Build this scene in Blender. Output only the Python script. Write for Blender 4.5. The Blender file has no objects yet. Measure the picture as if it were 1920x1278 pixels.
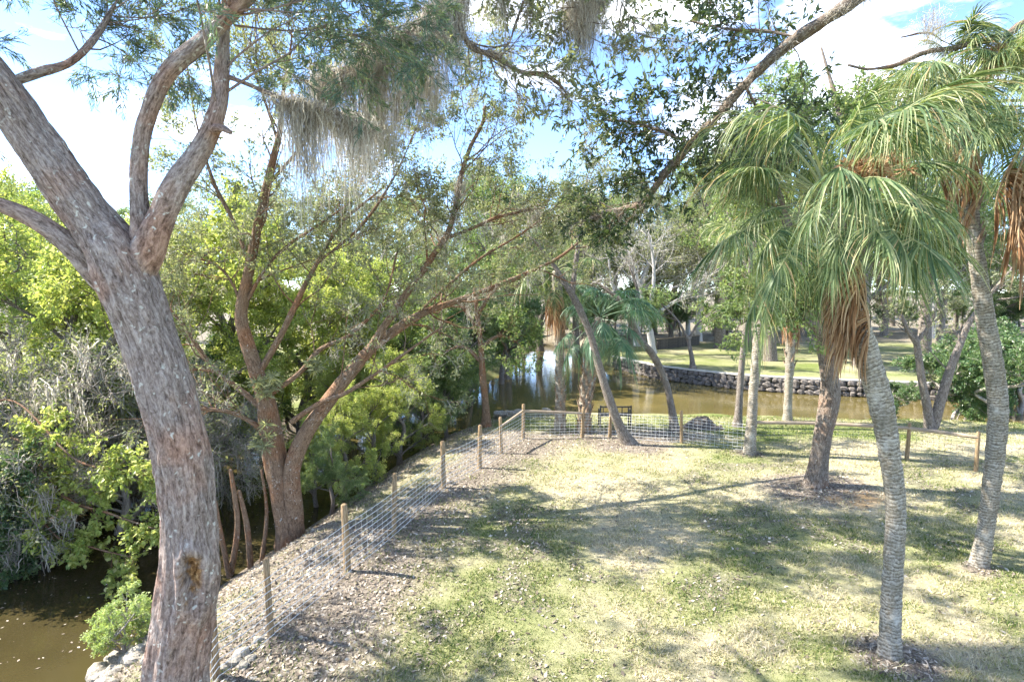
import bpy, math, random
import numpy as np
from mathutils import Vector

# ------------------------------------------------------------------ camera, sky, sun, exposure
scn = bpy.context.scene
F_PX, CAM_H, HORIZON = 1050.0, 5.0, 545.0
PITCH = math.atan((639 - HORIZON) / F_PX)
cam_d = bpy.data.cameras.new("camera"); cam = bpy.data.objects.new("camera", cam_d)
scn.collection.objects.link(cam); scn.camera = cam
cam_d.sensor_width = 36.0; cam_d.lens = 36.0 * F_PX / 1920.0
cam_d.clip_start = 0.1; cam_d.clip_end = 3000
cam.location = (0, 0, CAM_H); cam.rotation_euler = (math.pi / 2 - PITCH, 0, 0)

SUN_EL, SUN_AZ = math.radians(44), math.radians(-80)      # azimuth measured from +Y towards +X
world = bpy.data.worlds.new("World"); scn.world = world; world.use_nodes = True
wn, wl = world.node_tree.nodes, world.node_tree.links
wn.clear()
w_out = wn.new("ShaderNodeOutputWorld"); w_bg = wn.new("ShaderNodeBackground")
sky = wn.new("ShaderNodeTexSky"); sky.sky_type = 'NISHITA'; sky.sun_disc = False
sky.sun_elevation = SUN_EL; sky.sun_rotation = SUN_AZ % (2 * math.pi)
sky.air_density = 0.6; sky.dust_density = 0.0; sky.ozone_density = 3.5
tc = wn.new("ShaderNodeTexCoord"); mp = wn.new("ShaderNodeMapping")
mp.inputs['Scale'].default_value = (1.0, 1.0, 2.6); mp.inputs['Location'].default_value = (0.35, 0.1, 0.0)
cn = wn.new("ShaderNodeTexNoise"); cn.inputs['Scale'].default_value = 2.6; cn.inputs['Detail'].default_value = 8
cn.inputs['Roughness'].default_value = 0.55
cr = wn.new("ShaderNodeValToRGB"); cr.color_ramp.elements[0].position = 0.53; cr.color_ramp.elements[1].position = 0.69
mx = wn.new("ShaderNodeMix"); mx.data_type = 'RGBA'; mx.inputs['B'].default_value = (9.0, 9.2, 9.4, 1)
wl.new(tc.outputs['Generated'], mp.inputs['Vector']); wl.new(mp.outputs['Vector'], cn.inputs['Vector'])
wl.new(cn.outputs['Fac'], cr.inputs['Fac']); wl.new(cr.outputs['Color'], mx.inputs['Factor'])
wl.new(sky.outputs['Color'], mx.inputs['A']); wl.new(mx.outputs['Result'], w_bg.inputs['Color'])
wl.new(w_bg.outputs['Background'], w_out.inputs['Surface'])
w_bg.inputs['Strength'].default_value = 0.15

sun_d = bpy.data.lights.new("sun", 'SUN'); sun = bpy.data.objects.new("sun", sun_d)
scn.collection.objects.link(sun)
sun_d.energy = 4.4; sun_d.angle = math.radians(0.45); sun_d.color = (1.0, 0.94, 0.84)
sdir = Vector((math.sin(SUN_AZ) * math.cos(SUN_EL), math.cos(SUN_AZ) * math.cos(SUN_EL), math.sin(SUN_EL)))
sun.rotation_euler = sdir.to_track_quat('Z', 'Y').to_euler()
sun.location = sdir * 60
vs = scn.view_settings
vs.view_transform = 'Standard'; vs.look = 'None'; vs.gamma = 1.0; vs.use_curve_mapping = False
vs.exposure = 2.15
scn.cycles.max_bounces = 6; scn.cycles.diffuse_bounces = 4; scn.cycles.transmission_bounces = 3; scn.cycles.glossy_bounces = 2
scn.cycles.use_adaptive_sampling = True; scn.cycles.adaptive_threshold = 0.02
scn.cycles.use_denoising = True

# ------------------------------------------------------------------ helpers
COL = scn.collection
RNG = np.random.default_rng(7)
U = np.array([0, math.sin(PITCH), math.cos(PITCH)]); FW = np.array([0, math.cos(PITCH), -math.sin(PITCH)])

def P(px, py, D):
    """world point seen at a pixel of the photograph, D metres out along Y"""
    d = np.array([(px - 960) / F_PX, 0, 0]) - (py - 639) / F_PX * U + FW
    return np.array([0, 0, CAM_H]) + d * (D / d[1])

def nrm(v):
    return v / np.maximum(np.linalg.norm(v, axis=-1, keepdims=True), 1e-9)

def smooth(a, b, x):
    t = np.clip((x - a) / (b - a), 0, 1)
    return t * t * (3 - 2 * t)

def hash3(i, j, k, s):
    n = (i * 374761393 + j * 668265263 + k * 2147483647 + s * 1274126177) & 0xFFFFFFFF
    n = ((n ^ (n >> 13)) * 1274126177) & 0xFFFFFFFF
    return ((n ^ (n >> 16)) & 0xFFFF) / 65535.0

def vnoise(p, s=0):
    """value noise, p (...,3) -> -1..1"""
    p = np.asarray(p, float); i = np.floor(p).astype(np.int64); f = p - i; f = f * f * (3 - 2 * f)
    r = 0
    for a in (0, 1):
        for b in (0, 1):
            for c in (0, 1):
                w = (f[..., 0] if a else 1 - f[..., 0]) * (f[..., 1] if b else 1 - f[..., 1]) * (f[..., 2] if c else 1 - f[..., 2])
                r = r + w * hash3(i[..., 0] + a, i[..., 1] + b, i[..., 2] + c, s)
    return r * 2 - 1

def fbm(p, s=0, o=3):
    r, a = 0, 1.0
    for k in range(o):
        r = r + a * vnoise(np.asarray(p) * 2 ** k, s + k); a *= 0.5
    return r

def make_mesh(name, verts, faces, mat=None, uv=None, fattr=None, vattr=None, smooth_sh=False):
    """faces: (M,3) or (M,4) int array"""
    me = bpy.data.meshes.new(name)
    verts = np.ascontiguousarray(verts, np.float32); faces = np.ascontiguousarray(faces, np.int32)
    M, k = faces.shape
    me.vertices.add(len(verts)); me.vertices.foreach_set('co', verts.ravel())
    me.loops.add(M * k); me.loops.foreach_set('vertex_index', faces.ravel())
    me.polygons.add(M); me.polygons.foreach_set('loop_start', np.arange(0, M * k, k, dtype=np.int32))
    if smooth_sh: me.polygons.foreach_set('use_smooth', np.ones(M, bool))
    else: me.polygons.foreach_set('use_smooth', np.zeros(M, bool))
    me.update(calc_edges=True)
    if uv is not None:
        l = me.uv_layers.new(name='uv'); l.data.foreach_set('uv', np.ascontiguousarray(uv[faces.ravel()], np.float32).ravel())
    for k2, v in (fattr or {}).items():
        me.attributes.new(k2, 'FLOAT', 'FACE').data.foreach_set('value', np.ascontiguousarray(v, np.float32))
    for k2, v in (vattr or {}).items():
        me.attributes.new(k2, 'FLOAT', 'POINT').data.foreach_set('value', np.ascontiguousarray(v, np.float32))
    if mat: me.materials.append(mat)
    return me

def link(name, me, parent=None, loc=(0, 0, 0), rot=(0, 0, 0), scale=(1, 1, 1)):
    o = bpy.data.objects.new(name, me); COL.objects.link(o)
    o.location = loc; o.rotation_euler = rot; o.scale = scale
    if parent: o.parent = parent
    return o

def tag(o, label=None, cat=None, group=None, kind=None):
    if label: o['label'] = label
    if cat: o['category'] = cat
    if group: o['group'] = group
    if kind: o['kind'] = kind
    return o

def thing(name, label, cat, loc=(0, 0, 0), group=None, rz=0, s=1.0):
    o = bpy.data.objects.new(name, None); COL.objects.link(o)
    o.location = tuple(float(v) for v in loc); o.rotation_euler = (0, 0, rz); o.scale = (s, s, s); o.empty_display_size = 0.2
    return tag(o, label, cat, group)

def copy_tree(root, loc, rz, s, label, cat=None, group=None, sz=None):
    r = root.copy(); COL.objects.link(r)
    r.location = tuple(float(v) for v in loc); r.rotation_euler = (0, 0, rz); r.scale = (s, s, sz or s)
    tag(r, label, cat, group)
    for ch in root.children:
        c = ch.copy(); COL.objects.link(c); c.parent = r
    return r

# ---- curves and tubes
def catmull(pts, n):
    pts = np.asarray(pts, float)
    Q = np.vstack([2 * pts[0] - pts[1], pts, 2 * pts[-1] - pts[-2]])
    seg = np.linalg.norm(np.diff(pts[:, :3], axis=0), axis=1); cum = np.concatenate([[0], np.cumsum(seg)])
    t = np.linspace(0, cum[-1], n); i = np.clip(np.searchsorted(cum, t, 'right') - 1, 0, len(seg) - 1)
    u = ((t - cum[i]) / np.maximum(seg[i], 1e-6))[:, None]
    a, b, c, d = Q[i], Q[i + 1], Q[i + 2], Q[i + 3]
    return 0.5 * (2 * b + (c - a) * u + (2 * a - 5 * b + 4 * c - d) * u ** 2 + (3 * b - a - 3 * c + d) * u ** 3)

def frames(p):
    t = nrm(np.gradient(p, axis=0))
    n = np.zeros_like(t)
    v = np.cross(t[0], [0.3, 0.9, 0.1]); n[0] = v / np.linalg.norm(v)
    for k in range(1, len(p)):
        v = n[k - 1] - t[k] * np.dot(n[k - 1], t[k]); n[k] = v / np.linalg.norm(v)
    return t, n, np.cross(t, n)

def tube(pr, n, sides, disp=0.0, dfreq=3.0, seed=0, stretch=4.0, ring=0.0, ringstep=0.08, flare=None, carve=None, cap=True):
    """pr: list of (x,y,z,r). returns verts, quads, uv"""
    c = catmull(pr, n); p, r = c[:, :3], np.maximum(c[:, 3], 0.004)
    t, a, b = frames(p)
    ang = np.linspace(0, 2 * math.pi, sides + 1)
    dirs = a[:, None] * np.cos(ang)[None, :, None] + b[:, None] * np.sin(ang)[None, :, None]
    L = np.concatenate([[0], np.cumsum(np.linalg.norm(np.diff(p, axis=0), axis=1))])
    rr = np.repeat(r[:, None], sides + 1, 1)
    if disp:
        q = np.stack([np.cos(ang)[None] * rr * dfreq + seed, np.sin(ang)[None] * rr * dfreq, np.repeat(L[:, None], sides + 1, 1) * dfreq / stretch], -1)
        nz = fbm(q, seed, 3); nz2 = fbm(q * np.array([2.6, 2.6, 2.0]), seed + 9, 2)
        big = fbm(np.stack([np.cos(ang)[None] * np.ones_like(rr) * 0.9, np.sin(ang)[None] * np.ones_like(rr) * 0.9, np.repeat(L[:, None], sides + 1, 1) * 0.9], -1), seed + 5, 2)
        rr = rr + disp * (nz * 0.7 - 0.6 * np.abs(nz2)) + big * r[:, None] * 0.09
    if ring:
        ph = L[:, None] / ringstep + 0.25 * vnoise(np.stack([np.cos(ang)[None] * 1.5 + 0 * rr, np.sin(ang)[None] * 1.5 + 0 * rr, np.repeat(L[:, None], sides + 1, 1) * 3], -1), seed + 3)
        rr = rr * (1 + ring * (1 - np.abs((ph % 1.0) * 2 - 1) ** 0.6 * 2))
    if flare:
        rr = rr * (1 + flare[0] * np.exp(-L / flare[1]))[:, None] * (1 + 0.35 * flare[0] * np.exp(-L / flare[1])[:, None] * np.sin(ang * 5 + seed)[None])
    v = p[:, None] + dirs * rr[..., None]
    if carve is not None:
        v = carve(v, dirs)
    if cap:                                                # close the far end with a rounded tip
        c_end = p[-1] + t[-1] * r[-1] * 0.35
        v = np.concatenate([v, (c_end + (v[-1] - p[-1]) * 0.55)[None], np.repeat((c_end + t[-1] * r[-1] * 0.08)[None, None], sides + 1, 1)], 0)
        L = np.concatenate([L, [L[-1] + r[-1] * 0.5, L[-1] + r[-1]]]); n += 2
    uv = np.stack([np.repeat(ang[None] / (2 * math.pi), n, 0) * (2 * math.pi * np.mean(r)), np.repeat(L[:, None], sides + 1, 1)], -1)
    idx = np.arange(n * (sides + 1)).reshape(n, sides + 1)
    f = np.stack([idx[:-1, :-1], idx[:-1, 1:], idx[1:, 1:], idx[1:, :-1]], -1).reshape(-1, 4)
    V, UV = v.reshape(-1, 3), uv.reshape(-1, 2)
    return V, f, UV

def batch_tubes(pts, rad, sides=4, taper=0.3):
    """pts (N,K,3), rad (N,)"""
    N, K, _ = pts.shape
    t = nrm(np.gradient(pts, axis=1))
    ref = np.where(np.abs(t[:, :1, 2:3]) > 0.8, np.array([1.0, 0, 0]), np.array([0, 0, 1.0]))
    a = nrm(np.cross(t, np.broadcast_to(ref, t.shape))); b = np.cross(t, a)
    ang = np.arange(sides) * 2 * math.pi / sides
    r = rad[:, None] * np.linspace(1, taper, K)[None]
    v = pts[:, :, None] + (a[:, :, None] * np.cos(ang)[:, None] + b[:, :, None] * np.sin(ang)[:, None]) * r[:, :, None, None]
    idx = np.arange(N * K * sides).reshape(N, K, sides)
    i0, i1 = idx[:, :-1], idx[:, 1:]
    f = np.stack([i0, np.roll(i0, -1, 2), np.roll(i1, -1, 2), i1], -1).reshape(-1, 4)
    L = np.cumsum(np.concatenate([np.zeros((N, 1)), np.linalg.norm(np.diff(pts, axis=1), axis=2)], 1), 1)
    uv = np.stack([np.broadcast_to((ang / 6.28)[None, None] * rad[:, None, None] * 6.28, (N, K, sides)), np.broadcast_to(L[:, :, None], (N, K, sides))], -1)
    return v.reshape(-1, 3), f, uv.reshape(-1, 2)

def grow(par, prad, n, rng, L, ang=(0.6, 1.1), up=0.0, wander=0.25, K=5, tmin=0.25, tmax=1.0, rfac=0.5, lvar=0.35, shrink=0.4, sag=0.0):
    N, K0, _ = par.shape
    par = np.repeat(par, n, 0); pr = np.repeat(prad, n)
    M = len(par)
    t = rng.uniform(tmin, tmax, M); x = t * (K0 - 1); i = np.minimum(x.astype(int), K0 - 2); f = (x - i)[:, None]
    ar = np.arange(M); p0 = par[ar, i] * (1 - f) + par[ar, i + 1] * f
    tan = nrm(par[ar, i + 1] - par[ar, i])
    perp = nrm(np.cross(tan, rng.normal(size=(M, 3))))
    a = rng.uniform(ang[0], ang[1], M)[:, None]
    d = nrm(tan * np.cos(a) + perp * np.sin(a) + np.array([0, 0, up]))
    ln = L * (1 - shrink * t) * (1 + lvar * rng.uniform(-1, 1, M))
    out = np.zeros((M, K, 3)); out[:, 0] = p0
    for k in range(1, K):
        d = nrm(d + wander * rng.normal(size=(M, 3)) * 0.6 + np.array([0, 0, up * 0.25 - sag * k / K]))
        out[:, k] = out[:, k - 1] + d * (ln / (K - 1))[:, None]
    return out, pr * rfac * (1 - 0.45 * t)

def resamp(pr, K):
    c = catmull(pr, K); return c[None, :, :3], np.array([np.mean(c[:, 3])])

def leaves(tw, per, size, rng, aspect=0.45, droop=0.3, tangent=0.6, jitter=0.05, upn=0.8, tmin=0.15, svar=0.55, mode='quad'):
    N, K, _ = tw.shape
    tw = np.repeat(tw, per, 0); M = len(tw)
    x = rng.uniform(tmin, 1, M) * (K - 1); i = np.minimum(x.astype(int), K - 2); f = (x - i)[:, None]; ar = np.arange(M)
    p = tw[ar, i] * (1 - f) + tw[ar, i + 1] * f + rng.normal(size=(M, 3)) * jitter
    tan = nrm(tw[ar, i + 1] - tw[ar, i])
    d = nrm(tan * tangent + rng.normal(size=(M, 3)) * 0.7 + np.array([0, 0, -droop]))
    nn = nrm(rng.normal(size=(M, 3)) * 0.7 + np.array([0, 0, upn]))
    s = nrm(np.cross(d, nn)); nn = np.cross(s, d)
    L = (size * (1 + svar * rng.uniform(-1, 1, M)))[:, None]; w = L * aspect * 0.5
    fold = nn * L * 0.06
    v = np.stack([p, p + d * L * 0.45 + s * w + fold, p + d * L - nn * L * 0.12, p + d * L * 0.45 - s * w + fold], 1).reshape(-1, 3)
    fc = np.arange(M * 4).reshape(M, 4)
    rnd = np.clip(np.repeat(rng.uniform(0, 1, N), per) * 0.45 + rng.uniform(0, 1, M) * 0.55, 0, 1)
    return v, fc, rnd

def join(parts):
    vs_, fs, us, off = [], [], [], 0
    for p in parts:
        vs_.append(p[0]); fs.append(p[1] + off); us.append(p[2] if len(p) > 2 else None); off += len(p[0])
    return np.vstack(vs_), np.vstack(fs), (None if us[0] is None else np.concatenate(us))

# ------------------------------------------------------------------ materials
def new_mat(name):
    m = bpy.data.materials.new(name); m.use_nodes = True
    nt = m.node_tree; nt.nodes.clear()
    o = nt.nodes.new("ShaderNodeOutputMaterial"); b = nt.nodes.new("ShaderNodeBsdfPrincipled")
    nt.links.new(b.outputs[0], o.inputs[0])
    return m, nt, b, o

def ramp(nt, src, stops):
    r = nt.nodes.new("ShaderNodeValToRGB"); e = r.color_ramp.elements
    while len(e) < len(stops): e.new(0.5)
    for k, (p, c) in enumerate(stops):
        e[k].position = p; e[k].color = (*c, 1)
    nt.links.new(src, r.inputs['Fac']); return r.outputs['Color']

def noise(nt, vec, scale, detail=4, rough=0.6, sc3=None, dist=0.0):
    if sc3:
        m = nt.nodes.new("ShaderNodeMapping"); m.inputs['Scale'].default_value = sc3; nt.links.new(vec, m.inputs['Vector']); vec = m.outputs['Vector']
    n = nt.nodes.new("ShaderNodeTexNoise"); n.inputs['Scale'].default_value = scale; n.inputs['Detail'].default_value = detail
    n.inputs['Roughness'].default_value = rough; n.inputs['Distortion'].default_value = dist
    nt.links.new(vec, n.inputs['Vector']); return n.outputs['Fac']

def mix(nt, fac, a, b, blend='MIX'):
    m = nt.nodes.new("ShaderNodeMix"); m.data_type = 'RGBA'; m.blend_type = blend
    for s, v in (('Factor', fac), ('A', a), ('B', b)):
        if isinstance(v, (int, float)): m.inputs[s].default_value = v
        elif isinstance(v, tuple): m.inputs[s].default_value = (*v, 1)
        else: nt.links.new(v, m.inputs[s])
    return m.outputs['Result']

def mrange(nt, src, a, b, c=0.0, d=1.0):
    m = nt.nodes.new("ShaderNodeMapRange"); m.inputs[1].default_value = a; m.inputs[2].default_value = b
    m.inputs[3].default_value = c; m.inputs[4].default_value = d; nt.links.new(src, m.inputs[0]); return m.outputs[0]

def attr(nt, name):
    a = nt.nodes.new("ShaderNodeAttribute"); a.attribute_name = name; return a.outputs['Fac']

def coord(nt, which):
    return nt.nodes.new("ShaderNodeTexCoord").outputs[which]

def bump(nt, b, h, strength, dist=0.02):
    n = nt.nodes.new("ShaderNodeBump"); n.inputs['Strength'].default_value = strength; n.inputs['Distance'].default_value = dist
    nt.links.new(h, n.inputs['Height']); nt.links.new(n.outputs[0], b.inputs['Normal'])

def leaf_mat(name, stops, trans=0.4, tcol=(1.25, 1.3, 0.7), rough=0.45, spec=0.35):
    m, nt, b, o = new_mat(name)
    c = ramp(nt, attr(nt, 'rnd'), stops)
    nt.links.new(c, b.inputs['Base Color']); b.inputs['Roughness'].default_value = rough; b.inputs['Specular IOR Level'].default_value = spec
    if trans:
        t = nt.nodes.new("ShaderNodeBsdfTranslucent"); nt.links.new(mix(nt, 1.0, c, tcol, 'MULTIPLY'), t.inputs['Color'])
        ms = nt.nodes.new("ShaderNodeMixShader"); ms.inputs[0].default_value = trans
        nt.links.new(b.outputs[0], ms.inputs[1]); nt.links.new(t.outputs[0], ms.inputs[2]); nt.links.new(ms.outputs[0], o.inputs[0])
    return m

def bark_mat(name, dark, mid, light, patch=None, lichen=0.0, vs=9.0, us=38.0, bstr=0.7, lichen_col=(0.55, 0.54, 0.48)):
    m, nt, b, o = new_mat(name)
    uv = coord(nt, 'UV'); ob = coord(nt, 'Object')
    n1 = noise(nt, uv, 1.0, 6, 0.7, (us, vs, 1), 0.8)
    n2 = noise(nt, uv, 1.0, 5, 0.75, (us * 2.2, vs * 4.0, 1), 0.4)
    n3 = noise(nt, ob, 1.6, 3, 0.5)
    h = mix(nt, 0.45, n1, n2)
    c = ramp(nt, h, [(0.38, dark), (0.48, mid), (0.60, light)])
    if patch: c = mix(nt, mrange(nt, n3, 0.48, 0.66, 0, 0.75), c, mix(nt, 1.0, c, patch, 'MULTIPLY'))
    if lichen:
        v = nt.nodes.new("ShaderNodeTexVoronoi"); v.inputs['Scale'].default_value = 12.0; va = nt.nodes.new('ShaderNodeVectorMath'); va.operation = 'MULTIPLY_ADD'; nz = nt.nodes.new('ShaderNodeTexNoise'); nz.inputs['Scale'].default_value = 9.0; nz.inputs['Detail'].default_value = 4; nt.links.new(ob, nz.inputs['Vector']); nt.links.new(nz.outputs['Color'], va.inputs[0]); va.inputs[1].default_value = (0.2, 0.2, 0.2); nt.links.new(ob, va.inputs[2]); nt.links.new(va.outputs[0], v.inputs['Vector'])
        n4 = noise(nt, ob, 3.0, 4, 0.6)
        sp = mrange(nt, v.outputs['Distance'], 0.26, 0.14, 0, 1)
        mm = nt.nodes.new("ShaderNodeMath"); mm.operation = 'MULTIPLY'; nt.links.new(sp, mm.inputs[0]); nt.links.new(mrange(nt, n4, 0.44, 0.54, 0, lichen), mm.inputs[1])
        c = mix(nt, mm.outputs[0], c, lichen_col)
    if name == 'bark_cedar': c = mix(nt, attr(nt, 'scar'), c, ramp(nt, noise(nt, ob, 30, 5, 0.7), [(0.35, (0.07, 0.035, 0.015)), (0.5, (0.24, 0.13, 0.055)), (0.68, (0.5, 0.33, 0.16))]))
    nt.links.new(c, b.inputs['Base Color']); b.inputs['Roughness'].default_value = 0.9; b.inputs['Specular IOR Level'].default_value = 0.15
    bump(nt, b, h, bstr, 0.05)
    return m

def plain_mat(name, c1, c2, scale=8.0, rough=0.85, bstr=0.3, metal=0.0, detail=5):
    m, nt, b, o = new_mat(name)
    n = noise(nt, coord(nt, 'Object'), scale, detail, 0.65)
    nt.links.new(ramp(nt, n, [(0.35, c1), (0.65, c2)]), b.inputs['Base Color'])
    b.inputs['Roughness'].default_value = rough; b.inputs['Metallic'].default_value = metal
    if bstr: bump(nt, b, n, bstr, 0.03)
    return m

M = {}
M['bark_cedar'] = bark_mat('bark_cedar', (0.075, 0.055, 0.045), (0.23, 0.18, 0.155), (0.42, 0.36, 0.32), patch=(1.15, 0.80, 0.62), lichen=0.9, us=24, vs=5, bstr=1.0)
M['bark_brown'] = bark_mat('bark_brown', (0.06, 0.038, 0.024), (0.17, 0.11, 0.07), (0.30, 0.21, 0.14), patch=(1.2, 0.85, 0.65), lichen=0.5)
M['bark_grey'] = bark_mat('bark_grey', (0.045, 0.036, 0.03), (0.135, 0.112, 0.093), (0.31, 0.275, 0.24), lichen=0.5)
M['bark_oak'] = bark_mat('bark_oak', (0.045, 0.032, 0.024), (0.14, 0.11, 0.085), (0.34, 0.29, 0.24), patch=(1.1, 0.85, 0.7), lichen=0.7, lichen_col=(0.5, 0.5, 0.44))
M['bark_pale'] = bark_mat('bark_pale', (0.22, 0.2, 0.18), (0.42, 0.39, 0.36), (0.6, 0.57, 0.53))
M['twig'] = bark_mat('twig', (0.16, 0.13, 0.11), (0.34, 0.3, 0.26), (0.52, 0.48, 0.43))

def palm_bark():
    m, nt, b, o = new_mat('bark_palm')
    uv = coord(nt, 'UV')
    n0 = noise(nt, uv, 1.0, 3, 0.5, (5, 6, 1))
    sep = nt.nodes.new("ShaderNodeSeparateXYZ"); nt.links.new(uv, sep.inputs[0])
    ma = nt.nodes.new("ShaderNodeMath"); ma.operation = 'MULTIPLY_ADD'; ma.inputs[1].default_value = 19.0
    nt.links.new(sep.outputs[1], ma.inputs[0]); nt.links.new(mrange(nt, n0, 0, 1, 0, 3.0), ma.inputs[2])
    fr = nt.nodes.new("ShaderNodeMath"); fr.operation = 'FRACT'; nt.links.new(ma.outputs[0], fr.inputs[0])
    n1 = noise(nt, uv, 1.0, 6, 0.7, (30, 26, 1)); n2 = noise(nt, uv, 1.0, 5, 0.7, (9, 4, 1))
    h = mix(nt, 0.8, fr.outputs[0], n1)
    c = ramp(nt, h, [(0.32, (0.065, 0.054, 0.04)), (0.46, (0.21, 0.185, 0.15)), (0.64, (0.43, 0.4, 0.34))])
    c = mix(nt, mrange(nt, n2, 0.45, 0.65, 0, 0.7), c, mix(nt, 1.0, c, (0.72, 0.62, 0.46), 'MULTIPLY'))
    n5 = noise(nt, coord(nt, 'Object'), 2.3, 5, 0.7)
    c = mix(nt, mrange(nt, n5, 0.5, 0.68, 0, 0.7), c, (0.13, 0.115, 0.085))
    c = mix(nt, mrange(nt, n5, 0.44, 0.32, 0, 0.6), c, (0.55, 0.52, 0.46))
    nt.links.new(c, b.inputs['Base Color']); b.inputs['Roughness'].default_value = 0.9; b.inputs['Specular IOR Level'].default_value = 0.15
    bump(nt, b, h, 0.7, 0.02); return m
M['bark_palm'] = palm_bark()
M['boot'] = plain_mat('boot', (0.13, 0.075, 0.045), (0.36, 0.27, 0.19), 14)
M['leaf_cedar'] = leaf_mat('leaf_cedar', [(0.0, (0.05, 0.09, 0.075)), (0.5, (0.10, 0.15, 0.11)), (0.85, (0.17, 0.21, 0.12)), (1.0, (0.27, 0.25, 0.16))], 0.4)
M['leaf_yellow'] = leaf_mat('leaf_yellow', [(0.0, (0.15, 0.23, 0.06)), (0.4, (0.29, 0.35, 0.09)), (0.8, (0.47, 0.49, 0.16)), (1.0, (0.6, 0.55, 0.3))], 0.5, tcol=(1.3, 1.3, 0.85))
M['leaf_green'] = leaf_mat('leaf_green', [(0.0, (0.08, 0.14, 0.06)), (0.5, (0.17, 0.23, 0.09)), (0.85, (0.30, 0.35, 0.15)), (1.0, (0.45, 0.44, 0.26))], 0.45)
M['leaf_deep'] = leaf_mat('leaf_deep', [(0.0, (0.05, 0.11, 0.05)), (0.5, (0.11, 0.18, 0.075)), (0.9, (0.22, 0.29, 0.13)), (1.0, (0.36, 0.38, 0.22))], 0.4, spec=0.5, rough=0.35)
M['leaf_olive'] = leaf_mat('leaf_olive', [(0.0, (0.11, 0.125, 0.08)), (0.5, (0.21, 0.225, 0.13)), (0.85, (0.34, 0.345, 0.21)), (1.0, (0.5, 0.48, 0.36))], 0.45)
M['leaf_oak'] = leaf_mat('leaf_oak', [(0.0, (0.02, 0.04, 0.02)), (0.5, (0.05, 0.08, 0.035)), (0.85, (0.13, 0.16, 0.06)), (1.0, (0.34, 0.32, 0.12))], 0.3, rough=0.35, spec=0.5)
M['leaf_lime'] = leaf_mat('leaf_lime', [(0.0, (0.2, 0.28, 0.10)), (0.5, (0.33, 0.4, 0.16)), (1.0, (0.5, 0.55, 0.28))], 0.45)
M['frond'] = leaf_mat('frond', [(0.0, (0.04, 0.085, 0.035)), (0.42, (0.12, 0.175, 0.07)), (0.72, (0.28, 0.32, 0.15)), (0.9, (0.47, 0.46, 0.26)), (1.0, (0.43, 0.31, 0.16))], 0.35, rough=0.5, spec=0.35)
M['frond_deep'] = leaf_mat('frond_deep', [(0.0, (0.035, 0.1, 0.055)), (0.5, (0.09, 0.18, 0.10)), (1.0, (0.24, 0.32, 0.2))], 0.3, rough=0.45, spec=0.4)
M['frond_dead'] = leaf_mat('frond_dead', [(0.0, (0.16, 0.08, 0.04)), (0.5, (0.36, 0.21, 0.11)), (1.0, (0.58, 0.43, 0.28))], 0.25, tcol=(1, 0.9, 0.7), rough=0.8, spec=0.1)
M['petiole'] = plain_mat('petiole', (0.2, 0.26, 0.07), (0.34, 0.38, 0.13), 5, 0.5, 0)
M['moss'] = leaf_mat('moss', [(0.0, (0.25, 0.22, 0.18)), (0.5, (0.47, 0.43, 0.37)), (1.0, (0.7, 0.66, 0.59))], 0.5, tcol=(1, 1, 0.95), rough=0.9, spec=0.05)
M['grass'] = leaf_mat('grass', [(0.0, (0.05, 0.10, 0.02)), (0.25, (0.12, 0.17, 0.035)), (0.5, (0.27, 0.275, 0.10)), (0.75, (0.42, 0.38, 0.225)), (1.0, (0.54, 0.475, 0.35))], 0.3, tcol=(1.1, 1.1, 0.8), rough=0.6, spec=0.2)
M['litter'] = leaf_mat('litter', [(0.0, (0.08, 0.062, 0.045)), (0.4, (0.2, 0.165, 0.13)), (0.75, (0.36, 0.31, 0.25)), (1.0, (0.62, 0.56, 0.46))], 0.1, tcol=(1, 1, 1), rough=0.8, spec=0.15)
M['rock'] = plain_mat('rock', (0.12, 0.105, 0.085), (0.42, 0.38, 0.31), 7, 0.9, 0.5)
M['rock_wall'] = plain_mat('rock_wall', (0.04, 0.035, 0.03), (0.22, 0.19, 0.165), 5, 0.9, 0.5)
M['post'] = bark_mat('post', (0.10, 0.065, 0.035), (0.24, 0.165, 0.092), (0.42, 0.32, 0.2), us=60, vs=2.5, bstr=0.6)
M['rail'] = bark_mat('rail', (0.13, 0.1, 0.07), (0.3, 0.235, 0.17), (0.48, 0.4, 0.3), us=60, vs=2.5, bstr=0.6)
M['wire'] = plain_mat('wire', (0.6, 0.6, 0.58), (0.82, 0.82, 0.8), 20, 0.5, 0, 0.15)
M['wire_dark'] = plain_mat('wire_dark', (0.10, 0.10, 0.095), (0.2, 0.2, 0.19), 20, 0.5, 0, 0.2)
M['iron'] = plain_mat('iron', (0.03, 0.028, 0.025), (0.09, 0.08, 0.07), 20, 0.6, 0.1)
M['soil'] = plain_mat('soil', (0.04, 0.035, 0.03), (0.13, 0.11, 0.095), 16, 0.95, 0.6)
M['heartwood'] = plain_mat('heartwood', (0.12, 0.06, 0.025), (0.42, 0.26, 0.12), 26, 0.9, 0.6)
M['concrete'] = plain_mat('concrete', (0.38, 0.36, 0.32), (0.55, 0.52, 0.46), 6, 0.9, 0.2)
M['dark_timber'] = plain_mat('dark_timber', (0.035, 0.03, 0.025), (0.1, 0.085, 0.07), 5, 0.9, 0.3)

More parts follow.
